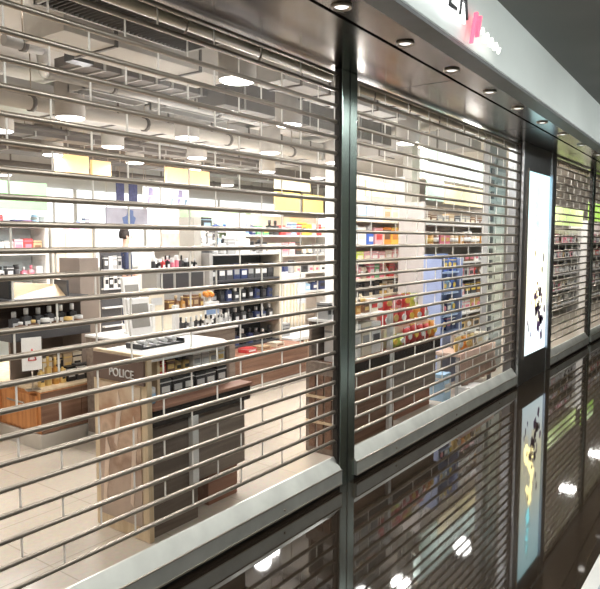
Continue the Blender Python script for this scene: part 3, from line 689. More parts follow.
row(mix(8, ['bottle','box'], ['white','pink','cream','grey'], ['rose','silver','black'], .20, .06), 3.74, 4.61, 5.08, .85, 'fourth shelf under the green header', 'goods on the fourth shelf under the green header', d=.08)
g = thing('beige_screen', 'plain beige partition screen right of the green-topped shelf', 'partition', (4.96, 5.0, 0))
box((-.24,0,0), (.36,.12,1.80), 'panel', mat('beige_panel', (.70,.58,.46), .7), g, .004); box((-.26,-.02,0), (-.24,.14,1.82), 'edge_post', M_PLINTH, g); box((.36,-.02,0), (.40,.14,1.82), 'edge_post', M_PLINTH, g)
box((-.05,-.012,1.2), (.02,.0,1.75), 'seam_strip', M_CREAM, g)
row([('box','white','grey',.05),('box','white','navy',.06),('box','navy','purple',.07),('box','purple','navy',.08),('box','purple','rose',.07),('box','sky','white',.12),('box','grey','navy',.15)], 4.74, 5.30, 5.06, 1.80, 'top of the beige partition', 'small boxes on the beige partition', d=.08)
shelf_unit('tall pale green backed shelf before the bright windows right of the blue letter panel', 9.25, 11.9, 7.5, .35, (.5,.85,1.2,1.52,1.85), 2.36, mat('soft_green_back', (.52,.66,.46), .6), M_WHITE)
row([('box','green','lime',.10),('box','green','white',.09),('box','charcoal','sky',.30),('bottle','blue','white',.22),('bottle','blue','sky',.20),('box','green','yellow',.12),('box','lime','green',.10),('bottle','charcoal','black',.26)], 9.35, 11.8, 7.6, 1.85, 'top shelf of the green backed unit', 'goods on top of the green backed unit', d=.1)
row([('box','charcoal','grey',.25),('box','grey','white',.2),('box','charcoal','sky',.27),('box','white','grey',.2),('bottle','black','silver',.25),('box','silver','grey',.22),('box','pink','white',.2)], 9.35, 11.8, 7.6, 1.52, 'second shelf of the green backed unit', 'goods on the second shelf of the green backed unit', d=.1)
g = thing('brochure_rack', 'narrow dark brochure rack beside the person in navy', 'rack', (5.46, 4.75, 0))
box((-.16,.06,0), (.16,.09,1.5), 'back_panel', pm('charcoal'), g)
for i in range(4): box((-.16,.0,.5+i*.25), (.16,.06,.52+i*.25), 'shelf', pm('silver'), g)
row(mix(4, ['box'], ['charcoal','silver','navy','grey'], ['white','black'], .2, .03), 5.32, 5.60, 4.78, 1.27, 'top tier of the brochure rack', 'brochures on the rack top tier', word='brochure', cat='brochure', name='brochure', d=.03)
row(mix(4, ['box'], ['charcoal','silver','black','grey'], ['white','black'], .2, .03), 5.32, 5.60, 4.78, 1.02, 'second tier of the brochure rack', 'brochures on the rack second tier', word='brochure', cat='brochure', name='brochure', d=.03)
# unit in the middle distance
shelf_unit('pale cosmetics shelf with an orange picture panel under the bright windows', 6.80, 8.75, 5.5, .35, (.5,.85,1.2,1.52), 1.56, M_WALL, M_WHITE)
g = thing('picture_panel', 'pale panel with orange picture and black letters on the pale shelf', 'sign', (7.42, 5.56, 1.52))
box((-.55,0,.0), (.60,.03,.34), 'panel', mat('pale_pink_panel', (.86,.80,.76), .5), g); box((-.40,-.006,.03), (.02,.002,.25), 'orange_picture', mat('orange_picture', (.86,.55,.36), .5, var=.25, scale=8), g)
text('The it', .17, .003, 'lettering', pm('charcoal'), g, (.32, -.004, .09), (PI/2, 0, 0))
row(mix(14, ['bottle','bottle','jar'], ['black','charcoal','white','black','rose','grey','pink'], ['white','black','silver'], .22, .07), 6.85, 8.7, 5.60, 1.2, 'third shelf up of the pale shelf', 'bottles on the pale cosmetics shelf', d=.07)
row(mix(12, ['box','bottle'], ['grey','white','silver','charcoal'], ['white','black','silver'], .22, .06), 6.85, 8.7, 5.60, .85, 'second shelf up of the pale shelf', 'goods low on the pale cosmetics shelf', d=.07)
row([('box','charcoal','silver',.34),('box','grey','white',.28),('box','charcoal','grey',.33),('bottle','sky','white',.26),('bottle','black','silver',.24),('box','silver','white',.22)], 7.95, 8.72, 5.62, 1.52, 'right end of the pale shelf top', 'goods on the right end of the pale shelf', d=.1)
# yellow topped unit
shelf_unit('perfume shelf under two glowing yellow panels left of the mirror post', 7.25, 9.6, 4.0, .35, (.45,.8,1.12,1.42,1.74), 2.05, mat('pale_rose_back', (.74,.66,.60), .6), M_WHITE, [(7.95,8.62,2.08,2.42,M_YLIT),(8.72,9.28,2.08,2.42,M_YLIT),(7.95,8.9,2.46,2.66,M_YPALE)])
row([('bottle','sky','blue',.18),('bottle','navy','white',.20),('box','green','white',.14),('box','green','yellow',.12),('bottle','black','charcoal',.24),('bottle','charcoal','black',.24),('box','red','white',.16),('box','rose','brown',.14),('box','sky','navy',.22),('box','red','white',.20),('box','yellow','black',.22),('box','yellow','orange',.20),('box','cream','white',.20),('box','red','pink',.20),('box','cream','red',.16)], 7.3, 9.5, 4.10, 1.74, 'top shelf under the yellow panels', 'goods on the top shelf under the yellow panels', d=.1)
row([('box','charcoal','grey',.2),('box','grey','white',.18),('box','charcoal','white',.21),('box','cream','white',.2),('box','silver','white',.2),('box','pink','rose',.2),('box','pink','white',.21),('box','charcoal','brown',.22),('tube','cream','grey',.15),('tube','cream','charcoal',.16),('box','grey','white',.18),('tube','grey','white',.17)], 7.3, 9.5, 4.10, 1.42, 'second shelf under the yellow panels', 'goods on the second shelf under the yellow panels', d=.1)
row(mix(12, ['box','bottle','tube'], ['charcoal','grey','cream','silver','pink','white'], ['white','black','rose'], .2, .05), 7.3, 9.5, 4.10, 1.12, 'third shelf under the yellow panels', 'goods on the third shelf under the yellow panels', d=.1)
row(mix(10, ['box','bottle'], ['white','cream','grey','sky','navy'], ['white','black','silver'], .2, .05), 7.3, 9.5, 4.10, .8, 'fourth shelf under the yellow panels', 'goods on the fourth shelf under the yellow panels', d=.1)

# ------------------------------------------------------------------ second bay: confectionery shelves
shelf_unit('tall snack shelf with pale yellow panels right of the mirror post', 6.80, 8.25, 1.9, .35, (.42,.68,.93,1.16,1.38,1.60,1.92), 2.55, mat('cream_back', (.80,.74,.66), .6), M_CREAM, [(7.15,7.9,2.22,2.42,M_YPALE)])
row([('box','grey','white',.22),('box','sky','white',.24),('box','white','sky',.2),('box','silver','white',.22),('box','cream','tan',.22),('box','white','cream',.22)], 6.85, 8.2, 2.0, 1.92, 'top level of the tall snack shelf', 'goods at the top of the tall snack shelf', d=.1)
row([('box','white','sky',.25),('box','white','cream',.24),('bottle','blue','white',.26),('box','pink','red',.24),('box','orange','brown',.25),('box','yellow','orange',.24)], 6.85, 8.2, 2.0, 1.60, 'second level of the tall snack shelf', 'goods on the second level of the tall snack shelf', d=.1)
for i, (z, cols, c2, kd) in enumerate(((1.38,['pink','tan','cream','lime','pink'],['white','cream'],['box']),(1.16,['rose','pink','red','green','grey','charcoal','cream'],['white','brown'],['box','bag']),(.93,['tan','gold','cream','charcoal','white'],['black','white'],['box','tin']),(.68,['red','lime','sky','green','charcoal','white'],['white','yellow'],['box','bag']),(.42,['brown','tan','charcoal','orange','gold','grey'],['black','cream'],['tin','box']))):
    nm = ('third','fourth','fifth','sixth','lowest')[i]
    row(mix(10 if i else 7, kd, cols, c2, .19 if i else .16, .03), 6.85, 8.2, 2.0, z, nm+' level of the tall snack shelf', 'goods on the %s level of the tall snack shelf' % nm, d=.1)
struct(box((8.40,1.86,0), (8.66,2.0,3.5), 'wall_column', M_PLINTH, bevel=.004), 'white square column between the snack shelves')
shelf_unit('chocolate shelf below the big lit white sign, behind the second shutter', 7.45, 9.85, 1.2, .35, (.35,.62,.88,1.12,1.36,1.60,1.88), 2.14, mat('rose_grey_back', (.56,.48,.44), .6), M_WHITE, [(7.45,7.95,2.16,2.42,M_GPALE),(7.96,9.85,2.14,2.40,M_YPALE)], m_side=mat('rose_grey_side', (.50,.45,.42), .6))
rows2 = ((1.88,12,['brown','charcoal','brown','tan','grey'],['silver','cream'],['box'],.14),(1.60,14,['brown','rose','charcoal','amber','brown','cream','tan'],['white','gold'],['box','tin'],.19),(1.36,12,['pink','white','brown','silver','grey'],['rose','white'],['box'],.12),
         (1.12,12,['pink','red','grey','rose','brown','tan'],['white','charcoal'],['box','bag'],.19),(.88,10,['orange','charcoal','brown','cream','red','pink'],['yellow','white'],['box','tin'],.19),(.62,10,['grey','brown','tan','gold','white'],['white','rose'],['bag','box'],.19),(.35,8,['gold','tan','grey','charcoal'],['white','black'],['bag','box'],.2))
for i, (z, n, cols, c2, kd, h) in enumerate(rows2):
    nm = ('top','second','third','fourth','fifth','sixth','lowest')[i]
    row(mix(n, kd, cols, c2, h, .03, 2), 7.5, 9.8, 1.28, z, nm+' level of the chocolate shelf', 'goods on the %s level of the chocolate shelf' % nm, d=.1)
g = thing('lit_sign', 'large lit white hanging sign panel above the chocolate shelf', 'sign', (8.62, 1.18, 2.44))
box((-1.17,0,0), (1.17,.10,.36), 'sign_face', M_WLIT, g, .004); box((-1.20,.02,-.02), (1.20,.12,.0), 'lower_frame', M_STEEL, g); box((-1.20,.02,.36), (1.20,.12,.38), 'upper_frame', M_STEEL, g)
for xx in (-1,1): MB().tube((xx,.06,.38), (xx,.06,1.06), .008).build('hanger_rod', M_STEEL, g)
# blue promotion display
g = thing('promotion_display', 'blue cardboard promotion display holding blue packs by the second shutter', 'display', (7.06, .64, 0))
M_BLUEC = mat('blue_card', (.30,.36,.56), .5)
box((-.30,0,0), (.30,.24,.60), 'body', mat('blue_body', (.30,.36,.55), .5), g, .004); box((-.30,.21,.60), (.30,.24,1.50), 'back_card', mat('blue_back', (.26,.34,.58), .5), g)
for s in (-1,1): box((s*.30-.012,.02,.60), (s*.30+.012,.24,1.45), 'side_card', M_BLUEC, g)
for z in (.80,1.06,1.30): box((-.21,.03,z-.02), (.21,.21,z), 'shelf', mat('blue_shelf', (.40,.52,.80), .5), g)
RB = (('top',1.30),('middle',1.06),('lower',.80),('floor',.605))
for nm, z in RB: row(mix(4, ['box','bag'], ['blue','navy','blue','sky'], ['white','rose','yellow'], .17, .02), 6.79, 7.33, .76, z, nm+' tier of the blue promotion display', 'blue packs on the %s tier' % nm, d=.08)
# covered stack with snack packs on top
g = thing('covered_table', 'low table under a pinkish brown cloth near the second shutter', 'table', (6.85, .31, 0))
box((-.42,-.02,.42), (.62,.27,.46), 'table_top', mat('cloth_top', (.55,.40,.32), .8), g, .01)
mb = MB(); n = 24
for i in range(n+1):
    u = i/n; x = -.44+1.08*u; yy = -.035+.012*math.sin(u*40)
    mb.v += [(x, yy-.02, .12), (x, yy, .30), (x, -.03, .46)]
for i in range(n):
    for j in range(2): mb.face((i*3+j,(i+1)*3+j,(i+1)*3+j+1,i*3+j+1), True)
o = mb.build('cloth_skirt', mat('pinkish_cloth', (.50,.34,.27), .9, var=.12, scale=4), g); so = o.modifiers.new('thick', 'SOLIDIFY'); so.thickness = .006
for sx in (-.38,.58):
    for sy in (.02,.23): box((sx-.02,sy-.02,0), (sx+.02,sy+.02,.42), 'leg', M_GREYW, g)
row([('bag','gold','white',.17),('bag','orange','gold',.16),('bag','gold','brown',.17),('box','cream','gold',.15),('box','cream','white',.13)], 6.48, 7.42, .38, .46, 'table under pinkish brown cloth', 'snacks on the cloth covered table', d=.08)
row([('bag','grey','white',.19),('bag','silver','white',.18),('box','white','grey',.16),('bag','silver','grey',.17)], 6.7, 7.44, .51, .46, 'back of the cloth covered table', 'grey packs at the back of the cloth covered table', d=.07)
item('box', 'white', 'silver', (.30,.20,.12), (6.55,.20,0), .05, 'white carton on the floor in front of the cloth covered table', 'box', None)
item('box', 'sky', 'white', (.18,.22,.28), (6.22,.45,0), 0, 'pale blue carton on the floor left of the cloth covered table', 'box', None)
# grey slatted column at the right of the second bay
w = struct(box((7.75,.50,0), (8.35,.58,3.5), 'wall_end', M_GREYW), 'grey slatted end column right of the chocolate shelf')
for i in range(17): box((7.80,.488,.35+i*.14), (7.90,.50,.44+i*.14), 'dark_slot', pm('charcoal'), w)
for i in range(17): box((8.0,.485,.33+i*.14), (8.30,.50,.42+i*.14), 'slat', mat('pale_slat', (.52,.51,.49), .6), w)

# ------------------------------------------------------------------ third bay, beyond the light box
shelf_unit('pinkish cosmetics shelf with vivid green panel past the light box', 11.3, 14.6, .95, .35, (.4,.7,1.0,1.3,1.6), 1.92, mat('pink_grey_back', (.66,.58,.55), .6), M_GREYW, [(11.35,12.0,1.45,2.3,M_GREEN2),(12.05,14.6,1.95,2.3,mat('lit_lime', (.70,.88,.35), .5, emit=.4))])
for i, (z, cols) in enumerate(((1.6,['pink','rose','brown','grey']),(1.3,['pink','grey','tan','silver']),(1.0,['grey','silver','white','pink']),(.7,['grey','silver','rose','cream']),(.4,['silver','grey','tan']))):
    nm = ('top','second','third','fourth','lowest')[i]
    row(mix(13, ['box','bottle'], cols, ['white','silver','black'], .22, .06), 11.4 if i > 1 else 12.05, 14.5, 1.04, z, nm+' shelf past the light box', 'goods on the %s shelf past the light box' % nm, d=.1)
shelf_unit('farthest cosmetics shelf behind the last shutter', 15.2, 19.5, .95, .35, (.4,.7,1.0,1.3,1.6), 2.1, mat('dusty_back', (.62,.54,.50), .6), M_GREYW, [(15.2,16.4,2.1,2.5,M_GREEN2)])
for i, (z, cols) in enumerate(((1.6,['pink','rose','brown','grey']),(1.3,['red','grey','tan']),(1.0,['brown','silver','charcoal','white']),(.7,['rose','charcoal','black']))):
    nm = ('top','second','third','fourth')[i]
    row(mix(12, ['box'], cols, ['white','silver','black'], .22, .06), 15.3, 19.4, 1.04, z, nm+' shelf behind the last shutter', 'goods on the %s shelf behind the last shutter' % nm, d=.1)

# ------------------------------------------------------------------ back wall: bright windows and posters
M_WIN = mat('daylight_window', (.90,.95,1), .5, emit=1.0, ecol=(.93,.97,1)); M_FRAME = M_WHITE
for i, (a, b) in enumerate(((6.0,8.0),(8.1,10.1),(10.2,12.4),(12.5,15.5),(15.6,19.0))):
    w = struct(box((a,12.33,.9), (b,12.37,2.95), 'window_%d' % (i+1), M_WIN), 'bright frosted daylight window in the back wall')
    box((a-.04,12.30,.86), (b+.04,12.33,.92), 'sill', M_FRAME, w); box((a-.05,12.30,.9), (a,12.38,2.95), 'frame', M_FRAME, w); box((b,12.30,.9), (b+.05,12.38,2.95), 'frame', M_FRAME, w)
g = thing('hanging_poster', 'grey poster with a blue figure hanging over the person in navy', 'poster', (8.05, 7.6, 1.90))
box((-.52,0,0), (.46,.03,.36), 'sheet', mat('blue_grey_sheet', (.36,.36,.44), .5, var=.15, scale=4), g)
MB().prism([(-.12,.03),(.10,.03),(.16,.18),(.10,.22),(.10,.32),(-.02,.34),(-.06,.22),(-.16,.18)], 'Y', -.006, .002).build('blue_figure', mat('blue_figure', (.10,.15,.32), .5), g)
for xx in (-.5,.44): MB().tube((xx,.015,.36), (xx,.015,1.6), .005).build('wire', M_STEEL, g)
for i, (x, lab) in enumerate(((8.02,'narrow navy banner hanging before the bright windows, left of two'),(8.32,'narrow navy banner hanging before the bright windows, right of two'))):
    g = thing('navy_banner', lab, 'banner', (x, 7.8, 2.38)); box((-.09,0,0), (.09+.02*i,.02,.36), 'sheet', mat('navy_print', (.07,.08,.20), .5, var=.3, scale=20), g); MB().tube((0,.01,.36), (0,.01,1.12), .005).build('wire', M_STEEL, g)
g = thing('window_lettering', 'pale panel with blue and lilac letter shapes before the bright windows', 'sign', (9.2, 7.8, 2.36))
box((-.62,.0,-.02), (.62,.015,.36), 'clear_sheet', mat('pale_sheet', (.88,.92,.96), .5, emit=.4), g)
for i in range(6):
    x = -.52+i*.2
    MB().prism([(x,.0),(x+.10,.0),(x+.10,.05),(x+.05,.06),(x+.11,.16),(x+.02,.16)], 'Y', -.006, .0).build('letter_shape', mat('letter_blue' if i % 2 else 'letter_lilac', (.25,.38,.50) if i % 2 else (.42,.38,.62), .5), g)
for i in range(3):
    x = -.5+i*.4; MB().prism([(x,.19),(x+.14,.19),(x+.12,.34),(x+.03,.34)], 'Y', -.006, .0).build('emblem_shape', mat('letter_lilac', (.42,.38,.62), .5), g)
for xx in (-.6,.6): MB().tube((xx,.008,.34), (xx,.008,1.14), .005).build('wire', M_STEEL, g)
for i, (xa, xb, y, za, zb_, lab) in enumerate(((5.48,6.02,6.0,2.63,2.90,'wide amber hanging sign, leftmost of those below the pendant lamps'),(6.08,6.42,6.0,2.64,2.86,'narrow amber hanging sign right of the leftmost one'),(7.24,8.22,5.64,2.54,2.84,'wide amber hanging sign over the pale cosmetics shelf'),(3.02,3.30,6.4,2.60,2.86,'amber hanging sign at the left edge'))):
    if i == 3: continue
    g = thing('hanging_sign', lab, 'sign', ((xa+xb)/2, y, za)); w = (xb-xa)/2
    box((-w,0,0), (w,.06,zb_-za), 'sign_face', M_OLIT, g, .004)
    for s in (-1,1): MB().tube((s*w*.8,.03,zb_-za), (s*w*.8,.03,3.5-za), .005).build('wire', M_STEEL, g)

# ------------------------------------------------------------------ open ceiling: ducts, grilles, pipes, pendant lamps
def duct_box(a, b, name, m, lab, cat='duct', ribs=0, drops=2, group=None):
    c = [(a[i]+b[i])/2 for i in range(3)]; g = thing(name, lab, cat, (c[0], c[1], a[2]), 0, group)
    ax = 0 if b[0]-a[0] > b[1]-a[1] else 1
    lo = [a[i]-(c[i] if i < 2 else a[2]) for i in range(3)]; hi = [b[i]-(c[i] if i < 2 else a[2]) for i in range(3)]
    box(lo, hi, 'casing', m, g, .004)
    for k in range(ribs):
        t = lo[ax]+(hi[ax]-lo[ax])*(k+.5)/ribs; p = list(lo); q = list(hi); p[ax] = t-.012; q[ax] = t+.012
        for j in range(3):
            if j != ax: p[j] -= .012; q[j] += .012
        box(p, q, 'flange', M_DUCTD if m is not M_DUCTD else M_DUCT, g)
    for k in range(drops):
        t = lo[ax]+(hi[ax]-lo[ax])*(k+.5)/drops
        for s in (.15,.85):
            o_ = 1-ax; u = lo[o_]+(hi[o_]-lo[o_])*s
            P = [0,0]; P[ax] = t; P[o_] = u
            MB().tube((P[0],P[1],hi[2]), (P[0],P[1],3.5-a[2]), .006, n=6).build('hanger_rod', M_STEEL, g)
    return g
def slat_grille(a, b, lab, n, m=M_DUCTD):
    c = [(a[i]+b[i])/2 for i in range(3)]; g = thing('ceiling_grille', lab, 'grille', (c[0], c[1], a[2])); w = (b[0]-a[0])/2; d = (b[1]-a[1])/2; h = b[2]-a[2]
    MB().box((-w,-d,0), (w,-d+.02,h)).box((-w,d-.02,0), (w,d,h)).box((-w,-d,0), (-w+.02,d,h)).box((w-.02,-d,0), (w,d,h)).build('frame', M_DUCT, g)
    mb = MB()
    for i in range(n): t = -w+2*w*(i+.5)/n; mb.hexa([(t-.016,-d+.02,0),(t-.012,-d+.02,0),(t-.012,d-.02,0),(t-.016,d-.02,0),(t+.012,-d+.02,h),(t+.016,-d+.02,h),(t+.016,d-.02,h),(t+.012,d-.02,h)])
    mb.build('slats', m, g); box((-w,-d,h), (w,d,h+.02), 'backing', pm('charcoal'), g)
    for s in (-1,1): MB().tube((s*w*.8,0,h+.02), (s*w*.8,0,3.5-a[2]), .006, n=6).build('hanger_rod', M_STEEL, g)
    return g
slat_grille((2.30,.98,3.08), (3.56,1.38,3.20), 'dark slatted ceiling grille just inside the nearest shutter', 34)
duct_box((2.62,1.55,3.04), (4.3,2.02,3.34), 'air_duct', M_DUCTB, 'beige boxed air duct behind the dark slatted grille', ribs=2)
slat_grille((3.75,2.93,3.06), (4.55,3.17,3.14), 'grey slatted ceiling grille behind the beige duct, left one of two', 18, M_DUCT)
slat_grille((4.75,2.93,3.06), (5.75,3.17,3.14), 'grey slatted ceiling grille behind the beige duct, right one of two', 22, M_DUCT)
duct_box((4.7,1.30,3.10), (7.1,1.66,3.40), 'air_duct', M_DUCT, 'grey boxed air duct by the top of the mirror post', ribs=5)
duct_box((5.0,2.30,3.05), (8.6,2.70,3.33), 'air_duct', M_DUCTD, 'dark boxed air duct running left to right above the black rack', ribs=6)
duct_box((3.0,3.98,3.02), (9.3,4.36,3.30), 'air_duct', M_DUCT, 'long grey air duct running left to right over the tester counter', ribs=8)
duct_box((3.6,6.6,2.96), (13.5,7.1,3.26), 'air_duct', M_DUCTD, 'long dark air duct before the bright windows', ribs=10)
duct_box((4.5,8.5,2.98), (16,9.1,3.3), 'air_duct', M_DUCT, 'farthest grey air duct near the bright windows', ribs=10)
duct_box((5.95,3.2,3.32), (6.30,8.0,3.48), 'air_duct', M_DUCTB, 'beige duct running from front to back over the shelves', ribs=5)
duct_box((9.4,1.42,3.05), (9.9,6.5,3.35), 'air_duct', M_DUCT, 'grey duct running front to back beyond the lit white sign', ribs=5)
duct_box((5.6,.45,3.0), (6.7,.85,3.2), 'air_duct', M_DUCT, 'short grey duct box just inside the second shutter', ribs=2)
duct_box((7.1,.55,3.0), (8.4,.82,3.12), 'cable_tray', M_DUCTD, 'dark cable tray above the second shutter', 'tray', ribs=7)
duct_box((3.4,2.55,3.16), (5.0,2.85,3.24), 'cable_tray', M_DUCTD, 'dark cable tray between the beige duct and the slatted grilles', 'tray', ribs=8)
duct_box((3.2,5.3,2.98), (9.3,5.58,3.06), 'cable_tray', M_DUCTD, 'long dark cable tray over the pale cosmetics shelf', 'tray', ribs=14)
def pipe(pts, r, lab, m=M_DUCT, name='ceiling_pipe'):
    p = Vector(pts[0]); g = thing(name, lab, 'pipe', p)
    MB().path([tuple(Vector(q)-p) for q in pts], r, 10).build('tube', m, g)
    for a, b in zip(pts, pts[1:]):
        n = max(1, int((Vector(b)-Vector(a)).length/1.2))
        for k in range(n):
            c = Vector(a).lerp(Vector(b), (k+.5)/n)-p
            if abs(a[2]-b[2]) < .05: MB().tube(c, (c.x, c.y, 3.5-p.z), .006, n=6).build('hanger_rod', M_STEEL, g)
            MB().tube(c-Vector((.02,0,0)), c+Vector((.02,0,0)), r*1.2, n=10).build('clamp', M_DUCTD, g)
pipe([(2.6,2.25,3.10),(2.9,2.25,3.10),(3.3,2.85,3.10),(6.2,2.85,3.10)], .045, 'grey pipe bending past the beige duct')
pipe([(3.0,3.75,3.02),(8.8,3.75,3.02)], .07, 'thick pale pipe running left to right over the black rack', M_DUCTB)
pipe([(4.45,2.3,3.42),(4.45,7.5,3.42)], .05, 'grey pipe running front to back at the left', M_DUCT)
pipe([(7.6,1.2,3.42),(7.6,8.5,3.42)], .06, 'grey pipe running front to back behind the mirror post', M_DUCT)
pipe([(3.3,5.19,3.05),(9.3,5.19,3.05)], .035, 'thin dark pipe running left to right near the pendant lamps', M_DUCTD)
pipe([(3.4,7.9,2.92),(14,7.9,2.92)], .05, 'dark pipe running left to right before the windows', M_DUCTD)
g = thing('ceiling_speaker', 'small dark box fitting on a bracket under the ceiling at upper left', 'fitting', (3.35, 2.42, 3.5))
MB().tube((0,0,0), (0,0,-.30), .02).box((-.035,-.035,-.22), (.035,.035,-.08)).build('stem', M_DUCTD, g); MB().box((-.10,-.06,-.38), (.10,.06,-.28)).build('fitting_body', pm('charcoal'), g)
g = thing('strip_lamp', 'white strip lamp on the ceiling at upper left', 'lamp', (2.75, 2.05, 3.5))
box((-.30,-.05,-.05), (.30,.05,0), 'housing', M_WHITE, g); box((-.28,-.035,-.056), (.28,.035,-.05), 'diffuser', M_GLOW, g)
PEND = [(3.9,3.36),(3.9,4.66),(5.42,6.0),(5.41,4.65),(6.72,5.8),(5.45,3.33),(6.85,4.57),(3.74,1.02),(5.47,1.84),(7.04,3.35),(7.97,5.79),(8.96,4.95),(8.53,3.25),(10.38,4.84),(7.34,1.40),(6.54,9.29),(8.4,8.2),(10.6,7.4)]
PL = ['large and nearest, upper left of the mid counter','at the left edge below the nearest one','low over the leftmost amber sign','right of the large nearest one','second along the row before the amber signs','bright one above the tester counter','right of centre, over the amber sign','glowing just inside the nearest shutter','just left of the mirror post near the top','above the black rack in front','over the wide amber sign at the right','small, over the yellow panels','left of the mirror post above the yellow panels','farthest near the yellow panels','just inside the second shutter','at the far left edge near the windows','small and far before the navy banners','small and far above the windows']
proto = None
for (x, y), lab in zip(PEND, PL):
    lb_ = 'grey drum pendant lamp with lit underside, '+lab
    if proto is None:
        d = thing('pendant_lamp', lb_, 'lamp', (x, y, 2.86), 0, 'drum pendant lamps under the open ceiling')
        MB().lathe([(.145,.0),(.145,.33),(.11,.345),(.03,.35)], n=24).build('shade', M_SHADE, d)
        MB().lathe([(.03,-.012),(.12,-.010),(.138,.002)], n=24).build('diffuser', M_GLOW, d)
        MB().tube((0,0,.34), (0,0,.64), .012).build('rod', M_STEEL, d); MB().lathe([(.05,.62),(.05,.64)]).build('ceiling_cap', M_WHITE, d)
        proto = d
    else:
        d = copy_tree(proto); d.location = (x, y, 2.86); tag(d, lb_, 'lamp', 'drum pendant lamps under the open ceiling')
    lamp('pendant_or_fill', 'AREA', (x, y, 2.835), 22, .24, (1,.975,.95))
    lamp('added_fill', 'POINT', (x+.7, y-.55, 2.45), 8, .12, (1,.98,.96))  # bare point lamp added beside each pendant to lift the ceiling
for i, (x, y) in enumerate(((1.2,1.5),(2.2,3.2),(10.5,2.6),(12.8,2.2),(15.5,2.4),(12.5,9.5),(18,3),(9.3,.45),(6.2,.7),(12.2,.48),(14.6,.48),(17.4,.48))):  # fill lamps added with no fixture, to light the shop beyond the pendants
    lamp('pendant_or_fill', 'AREA', (x, y, 2.9), 24, .3, (1,.975,.95))

# ------------------------------------------------------------------ the person in navy
def skin_body(name, verts, edges, radii, m, parent, root=0, sub=2):
    me = bpy.data.meshes.new(name); me.from_pydata(verts, edges, []); me.materials.append(m)
    o = bpy.data.objects.new(name, me); COL.objects.link(o); o.parent = parent
    s = o.modifiers.new('skin', 'SKIN'); s.use_smooth_shade = True
    for i, r in enumerate(radii):
        sv = me.skin_vertices[0].data[i]; sv.radius = r if isinstance(r, tuple) else (r, r); sv.use_root = (i == root)
    sd = o.modifiers.new('smooth', 'SUBSURF'); sd.levels = sub; sd.render_levels = sub
    return o
p = thing('person', 'person with dark hair in a navy suit standing turned to the right', 'person', (7.62, 7.2, 0), -.5)
SKIN = mat('skin', (.72,.48,.38), .5)
bv = [(0,0,.95),(0,0,1.12),(0,0,1.32),(0,0,1.46),(.01,0,1.56),(.03,0,1.66),(.02,0,1.78),
      (0,.20,1.43),(-.02,.25,1.16),(.14,.22,.98),(.21,.20,.95),(0,-.20,1.43),(-.02,-.25,1.16),(.14,-.20,1.02),(.21,-.18,1.01),
      (0,.10,.88),(.01,.10,.50),(0,.10,.09),(.12,.11,.04),(0,-.10,.88),(.01,-.10,.50),(0,-.10,.09),(.12,-.11,.04)]
be = [(0,1),(1,2),(2,3),(3,4),(4,5),(5,6),(3,7),(7,8),(8,9),(9,10),(3,11),(11,12),(12,13),(13,14),(0,15),(15,16),(16,17),(17,18),(0,19),(19,20),(20,21),(21,22)]
br = [(.12,.15),(.11,.14),(.12,.17),(.08,.12),.05,(.09,.075),(.085,.07),.06,.045,.035,.03,.06,.045,.035,.03,.085,.06,.042,.035,.085,.06,.042,.035]
body = skin_body('body', bv, be, br, SKIN, p)
NAVY = mat('navy_suit', (.035,.045,.10), .7)
jv = [(0,0,.84),(0,0,1.12),(0,0,1.32),(0,0,1.47),(0,.205,1.435),(-.02,.255,1.16),(.10,.225,1.01),(0,-.205,1.435),(-.02,-.255,1.16),(.10,-.21,1.04)]
skin_body('jacket', jv, [(0,1),(1,2),(2,3),(3,4),(4,5),(5,6),(3,7),(7,8),(8,9)], [(.135,.185),(.125,.165),(.135,.19),(.085,.12),.072,.06,.05,.072,.06,.05], NAVY, p)
skin_body('trousers', [(0,0,1.02),(0,.10,.86),(.01,.10,.50),(0,.10,.08),(0,-.10,.86),(.01,-.10,.50),(0,-.10,.08)], [(0,1),(1,2),(2,3),(0,4),(4,5),(5,6)], [(.12,.155),.105,.08,.065,.105,.08,.065], NAVY, p)
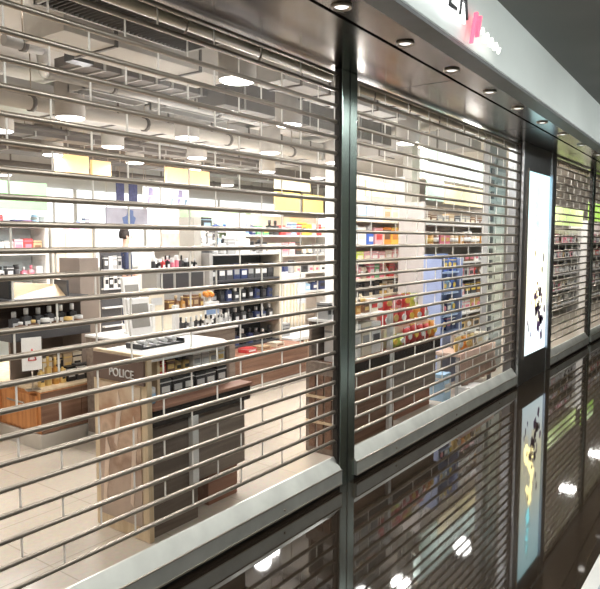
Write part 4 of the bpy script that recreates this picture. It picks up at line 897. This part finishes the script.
hr = MB().lathe([(.02,1.865),(.07,1.85),(.095,1.80),(.098,1.73),(.085,1.68)][::-1], (-.012,0,0), 16).build('hair', mat('dark_hair', (.03,.022,.02), .6), p)
MB().lathe([(.006,0),(.016,.012),(.010,.03),(.004,.045)], (.118,0,1.69), 8).build('nose', SKIN, p)
for s in (-1,1):
    MB().lathe([(.004,0),(.011,.008),(.004,.016)], (.108,s*.032,1.725), 8).build('eye', pm('charcoal'), p)
    MB().lathe([(.006,0),(.016,.02),(.012,.05),(.005,.06)], (.02,s*.088,1.68), 8).build('ear', SKIN, p)
    for k in range(4):
        a = (.215+.02, s*.19-.028+.018*k*1., (.95 if s > 0 else 1.01)); MB().path([a, (a[0]+.045,a[1],a[2]-.012), (a[0]+.065-.006*k,a[1],a[2]-.045)], .008, 6).build('finger', SKIN, p)
    a = (.20, s*.19-s*.035, (.95 if s > 0 else 1.01)); MB().path([a, (a[0]+.03,a[1]-s*.02,a[2]-.005), (a[0]+.055,a[1]-s*.02,a[2]-.02)], .009, 6).build('thumb', SKIN, p)
MB().box((.105,-.022,1.655), (.114,.022,1.662)).build('mouth', pm('rose'), p)
MB().hexa([(.105,-.05,1.18),(.135,-.04,1.18),(.135,.04,1.18),(.105,.05,1.18),(.06,-.05,1.47),(.085,-.04,1.48),(.085,.04,1.48),(.06,.05,1.47)]).build('shirt_front', M_WHITE, p)

# ------------------------------------------------------------------ world, view
wd = bpy.data.worlds.new('world'); SC.world = wd; wd.use_nodes = True
wd.node_tree.nodes['Background'].inputs['Color'].default_value = (.5,.52,.55,1); wd.node_tree.nodes['Background'].inputs['Strength'].default_value = .15
SC.view_settings.view_transform = 'Standard'; SC.view_settings.look = 'None'; SC.view_settings.gamma = 1; SC.view_settings.use_curve_mapping = False
SC.view_settings.exposure = .6
SC.cycles.transparent_max_bounces = 40; SC.cycles.max_bounces = 10; SC.cycles.diffuse_bounces = 5; SC.cycles.glossy_bounces = 4
SC.cycles.use_denoising = True; SC.cycles.sample_clamp_indirect = 6; SC.cycles.caustics_reflective = False; SC.cycles.caustics_refractive = False
